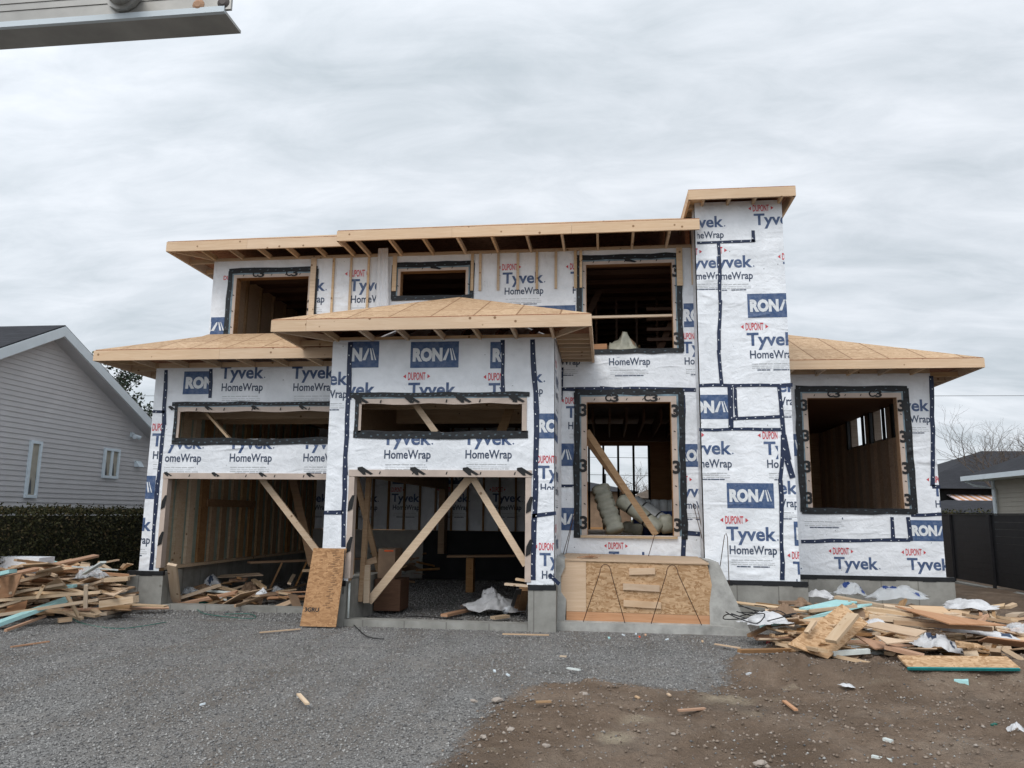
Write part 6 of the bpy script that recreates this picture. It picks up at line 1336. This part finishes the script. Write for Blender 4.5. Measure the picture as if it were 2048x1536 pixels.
# ---- trees
def tree(name, base, h, lb, cat, seed, spread=.5, depth=6, leaf=None, nleaf=0, r0=.14, ls=(.05, .1), lean=(0, 0)):
    rs = random.Random(seed); root = tag(empty(name, base), lb, cat); m_ = MB(); tips = []
    def grow(p, d, L_, r_, k_):
        n = 4; pts = [p]; q = p
        for i in range(n):
            d = (d+Vector((rs.gauss(0, .11), rs.gauss(0, .11), rs.gauss(.02, .06)))).normalized(); q = q+d*L_/n; pts.append(q)
        m_.tube(pts, r_, 0, 6 if k_ < 3 else 4, r_*.62)
        if k_ >= 2:
            for t in pts[1:]: tips.append((t, k_))
        if k_ >= depth: return
        for b in range(3 if k_ < 4 else 2):
            ax = Vector((rs.gauss(0, 1), rs.gauss(0, 1), rs.gauss(.15, .5))).normalized(); nd = (d+ax*spread*rs.uniform(.8, 1.5)).normalized()
            at = pts[-1] if b == 0 else pts[rs.choice((-2, -1, -3))]; grow(at, nd, L_*rs.uniform(.62, .85), r_*.62, k_+1)
    grow(Vector(base), Vector((lean[0], lean[1], 1)).normalized(), h*.30, r0, 0)
    m_.build('branches' if not leaf else 'trunk', 'bark', root, fixn=False)
    if leaf:
        c = MB(); tt = [t for t in tips if t[1] >= depth-2]
        def gen(r_): t = r_.choice(tt)[0]; v = Vector((r_.gauss(0, .09), r_.gauss(0, .09), r_.gauss(0, .10))); return t+v, Vector((0, 0, 1))
        leaves(c, nleaf, gen, *ls, seed+1); c.build('crown', leaf, root, fixn=False)
    return root
b = onY(190, 900, 28); tree('evergreen_tree', (b.x+.2, 28, 0), 9.0, 'tall dark leafy evergreen behind the roof of the grey neighbouring house', 'tree', 5, .62, 6, 'needle', 9000, .16, (.05, .11))
b = onY(2005, 920, 37); tree('bare_tree', (b.x, 37, 0), 6.7, 'leafless tree with fine spreading branches behind the beige house roof', 'tree', 8, .62, 7, None, 0, .075)
b = onY(2090, 920, 35); tree('bare_tree', (b.x, 35, 0), 6.6, 'leafless tree at the right edge of the picture, half cut off', 'tree', 21, .62, 7, None, 0, .075)
b = onY(1260, 960, 50); tree('bare_tree', (b.x, 50, 0), 5.6, 'small leafless tree seen through the entrance opening between two houses', 'tree', 31, .6, 6, None, 0, .1)
# ---- overhead wires
for k_, (a, b) in enumerate((((290, 785), (1950, 784)), ((1172, 907), (1990, 912)), ((1172, 941), (1307, 943)))):
    A = onY(*a, 46); B = onY(*b, 46); d = B-A; A2 = A-d*(1.0 if k_ < 2 else 5); B2 = B+d*(1.0 if k_ < 2 else 6)
    m_ = MB(); m_.tube([A2.lerp(B2, t/8)-Vector((0, 0, .25*(1-(t/4-1)**2))) for t in range(9)], .014, 0, 5); tag(m_.build('overhead_wire', 'wire'), ('highest', 'middle', 'lowest')[k_]+' overhead utility wire crossing behind the house', 'wire')

# ---- aluminium ladder lying on a rack over the camera
zl = 2.075; a = onZ(0, 56, zl); b = onZ(449, 24, zl); d = (b-a).normalized(); far_ = onZ(468, 59, zl)-b; n_ = Vector((-d.y, d.x, 0)); 
if n_.dot(Vector((0, 1, 0))) < 0: n_ = -n_
fw2 = .034; end = b; st = b-d*3.2
lad = tag(empty('aluminium_ladder', (st+end)/2), 'weathered aluminium ladder rail end hanging over the top left corner', 'ladder')
def rail(o_, sg):
    m_ = MB(); A = st+o_; B = end+o_; t = .003; H_ = .085
    def bx(p0, p1, n0, n1, z0, z1, m, e=0): q = [p0+n_*n0, p1+n_*n0+d*0, p1+n_*n1+d*e, p0+n_*n1]; m_.hexa([v+Vector((0, 0, z0)) for v in q], [v+Vector((0, 0, z1)) for v in q], m)
    bx(A, B+d*.006, 0, t, .003, H_, 0); bx(A, B, t if sg > 0 else -fw2, fw2 if sg > 0 else 0, 0, t, 0, .0); bx(A, B, t if sg > 0 else -fw2, fw2 if sg > 0 else 0, H_, H_+t, 0)
    m_.hexa([A-n_*.0012*sg, B-n_*.0012*sg, B+n_*.003*sg, A+n_*.003*sg], [v+Vector((0, 0, .006)) for v in (A-n_*.0012*sg, B-n_*.0012*sg, B+n_*.003*sg, A+n_*.003*sg)], 2)  # pale strip along the web corner, the fillet's highlight put in as colour
    for z_ in (.018, .026, .034, .05, .058): bx(A, B, -.0008*sg, 0, z_, z_+.002, 0)
    return m_.build('side_rail', ['alu', 'aludark', 'white'], lad)
r1_ = rail(Vector((0, 0, 0)), 1); rail(-n_*.40, -1)
t0 = onZ(238, 30, zl); off = (t0-b).dot(d)
for i in range(10):
    c = b+d*(off-i*.305)+Vector((0, 0, .026))
    m_ = MB(); m_.tube([c+n_*.0, c-n_*.395], .015, 0, 14); m_.tube([c-n_*.001, c-n_*.006], .019, 0, 14); m_.build('ladder_rung', 'alu', lad, smooth=False)
for x_, y_, mt in ((397, 10, 'redply'), (447, 5, 'aludark')):
    dd = ray(x_, y_); t = ((b-CAM).dot(n_))/dd.dot(n_); p = CAM+dd*t; m_ = MB(); m_.tube([p-n_*.0002, p-n_*.0012, p-n_*.002], .0062, 0, 16, .003); m_.build('rivet', mt, lad)

# ---- give look-alikes of one label their own, by their order from left to right
by = {}
for o in bpy.data.objects:
    if o.parent is None and 'label' in o and 'offcut' in str(o.get('category', '')): by.setdefault(o['label'], []).append(o)
for lb, os_ in by.items():
    if len(os_) < 2: continue
    def sx(o): v = o.matrix_basis.translation-CAM; return v.dot(RT)/v.dot(FW)
    os_.sort(key=sx); wd = {2: ('leftmost', 'rightmost'), 3: ('leftmost', 'middle', 'rightmost')}.get(len(os_), ('leftmost', 'second', 'third', 'fourth', 'fifth', 'sixth', 'seventh'))
    for o, q in zip(os_, wd): o['label'] = lb+', '+q
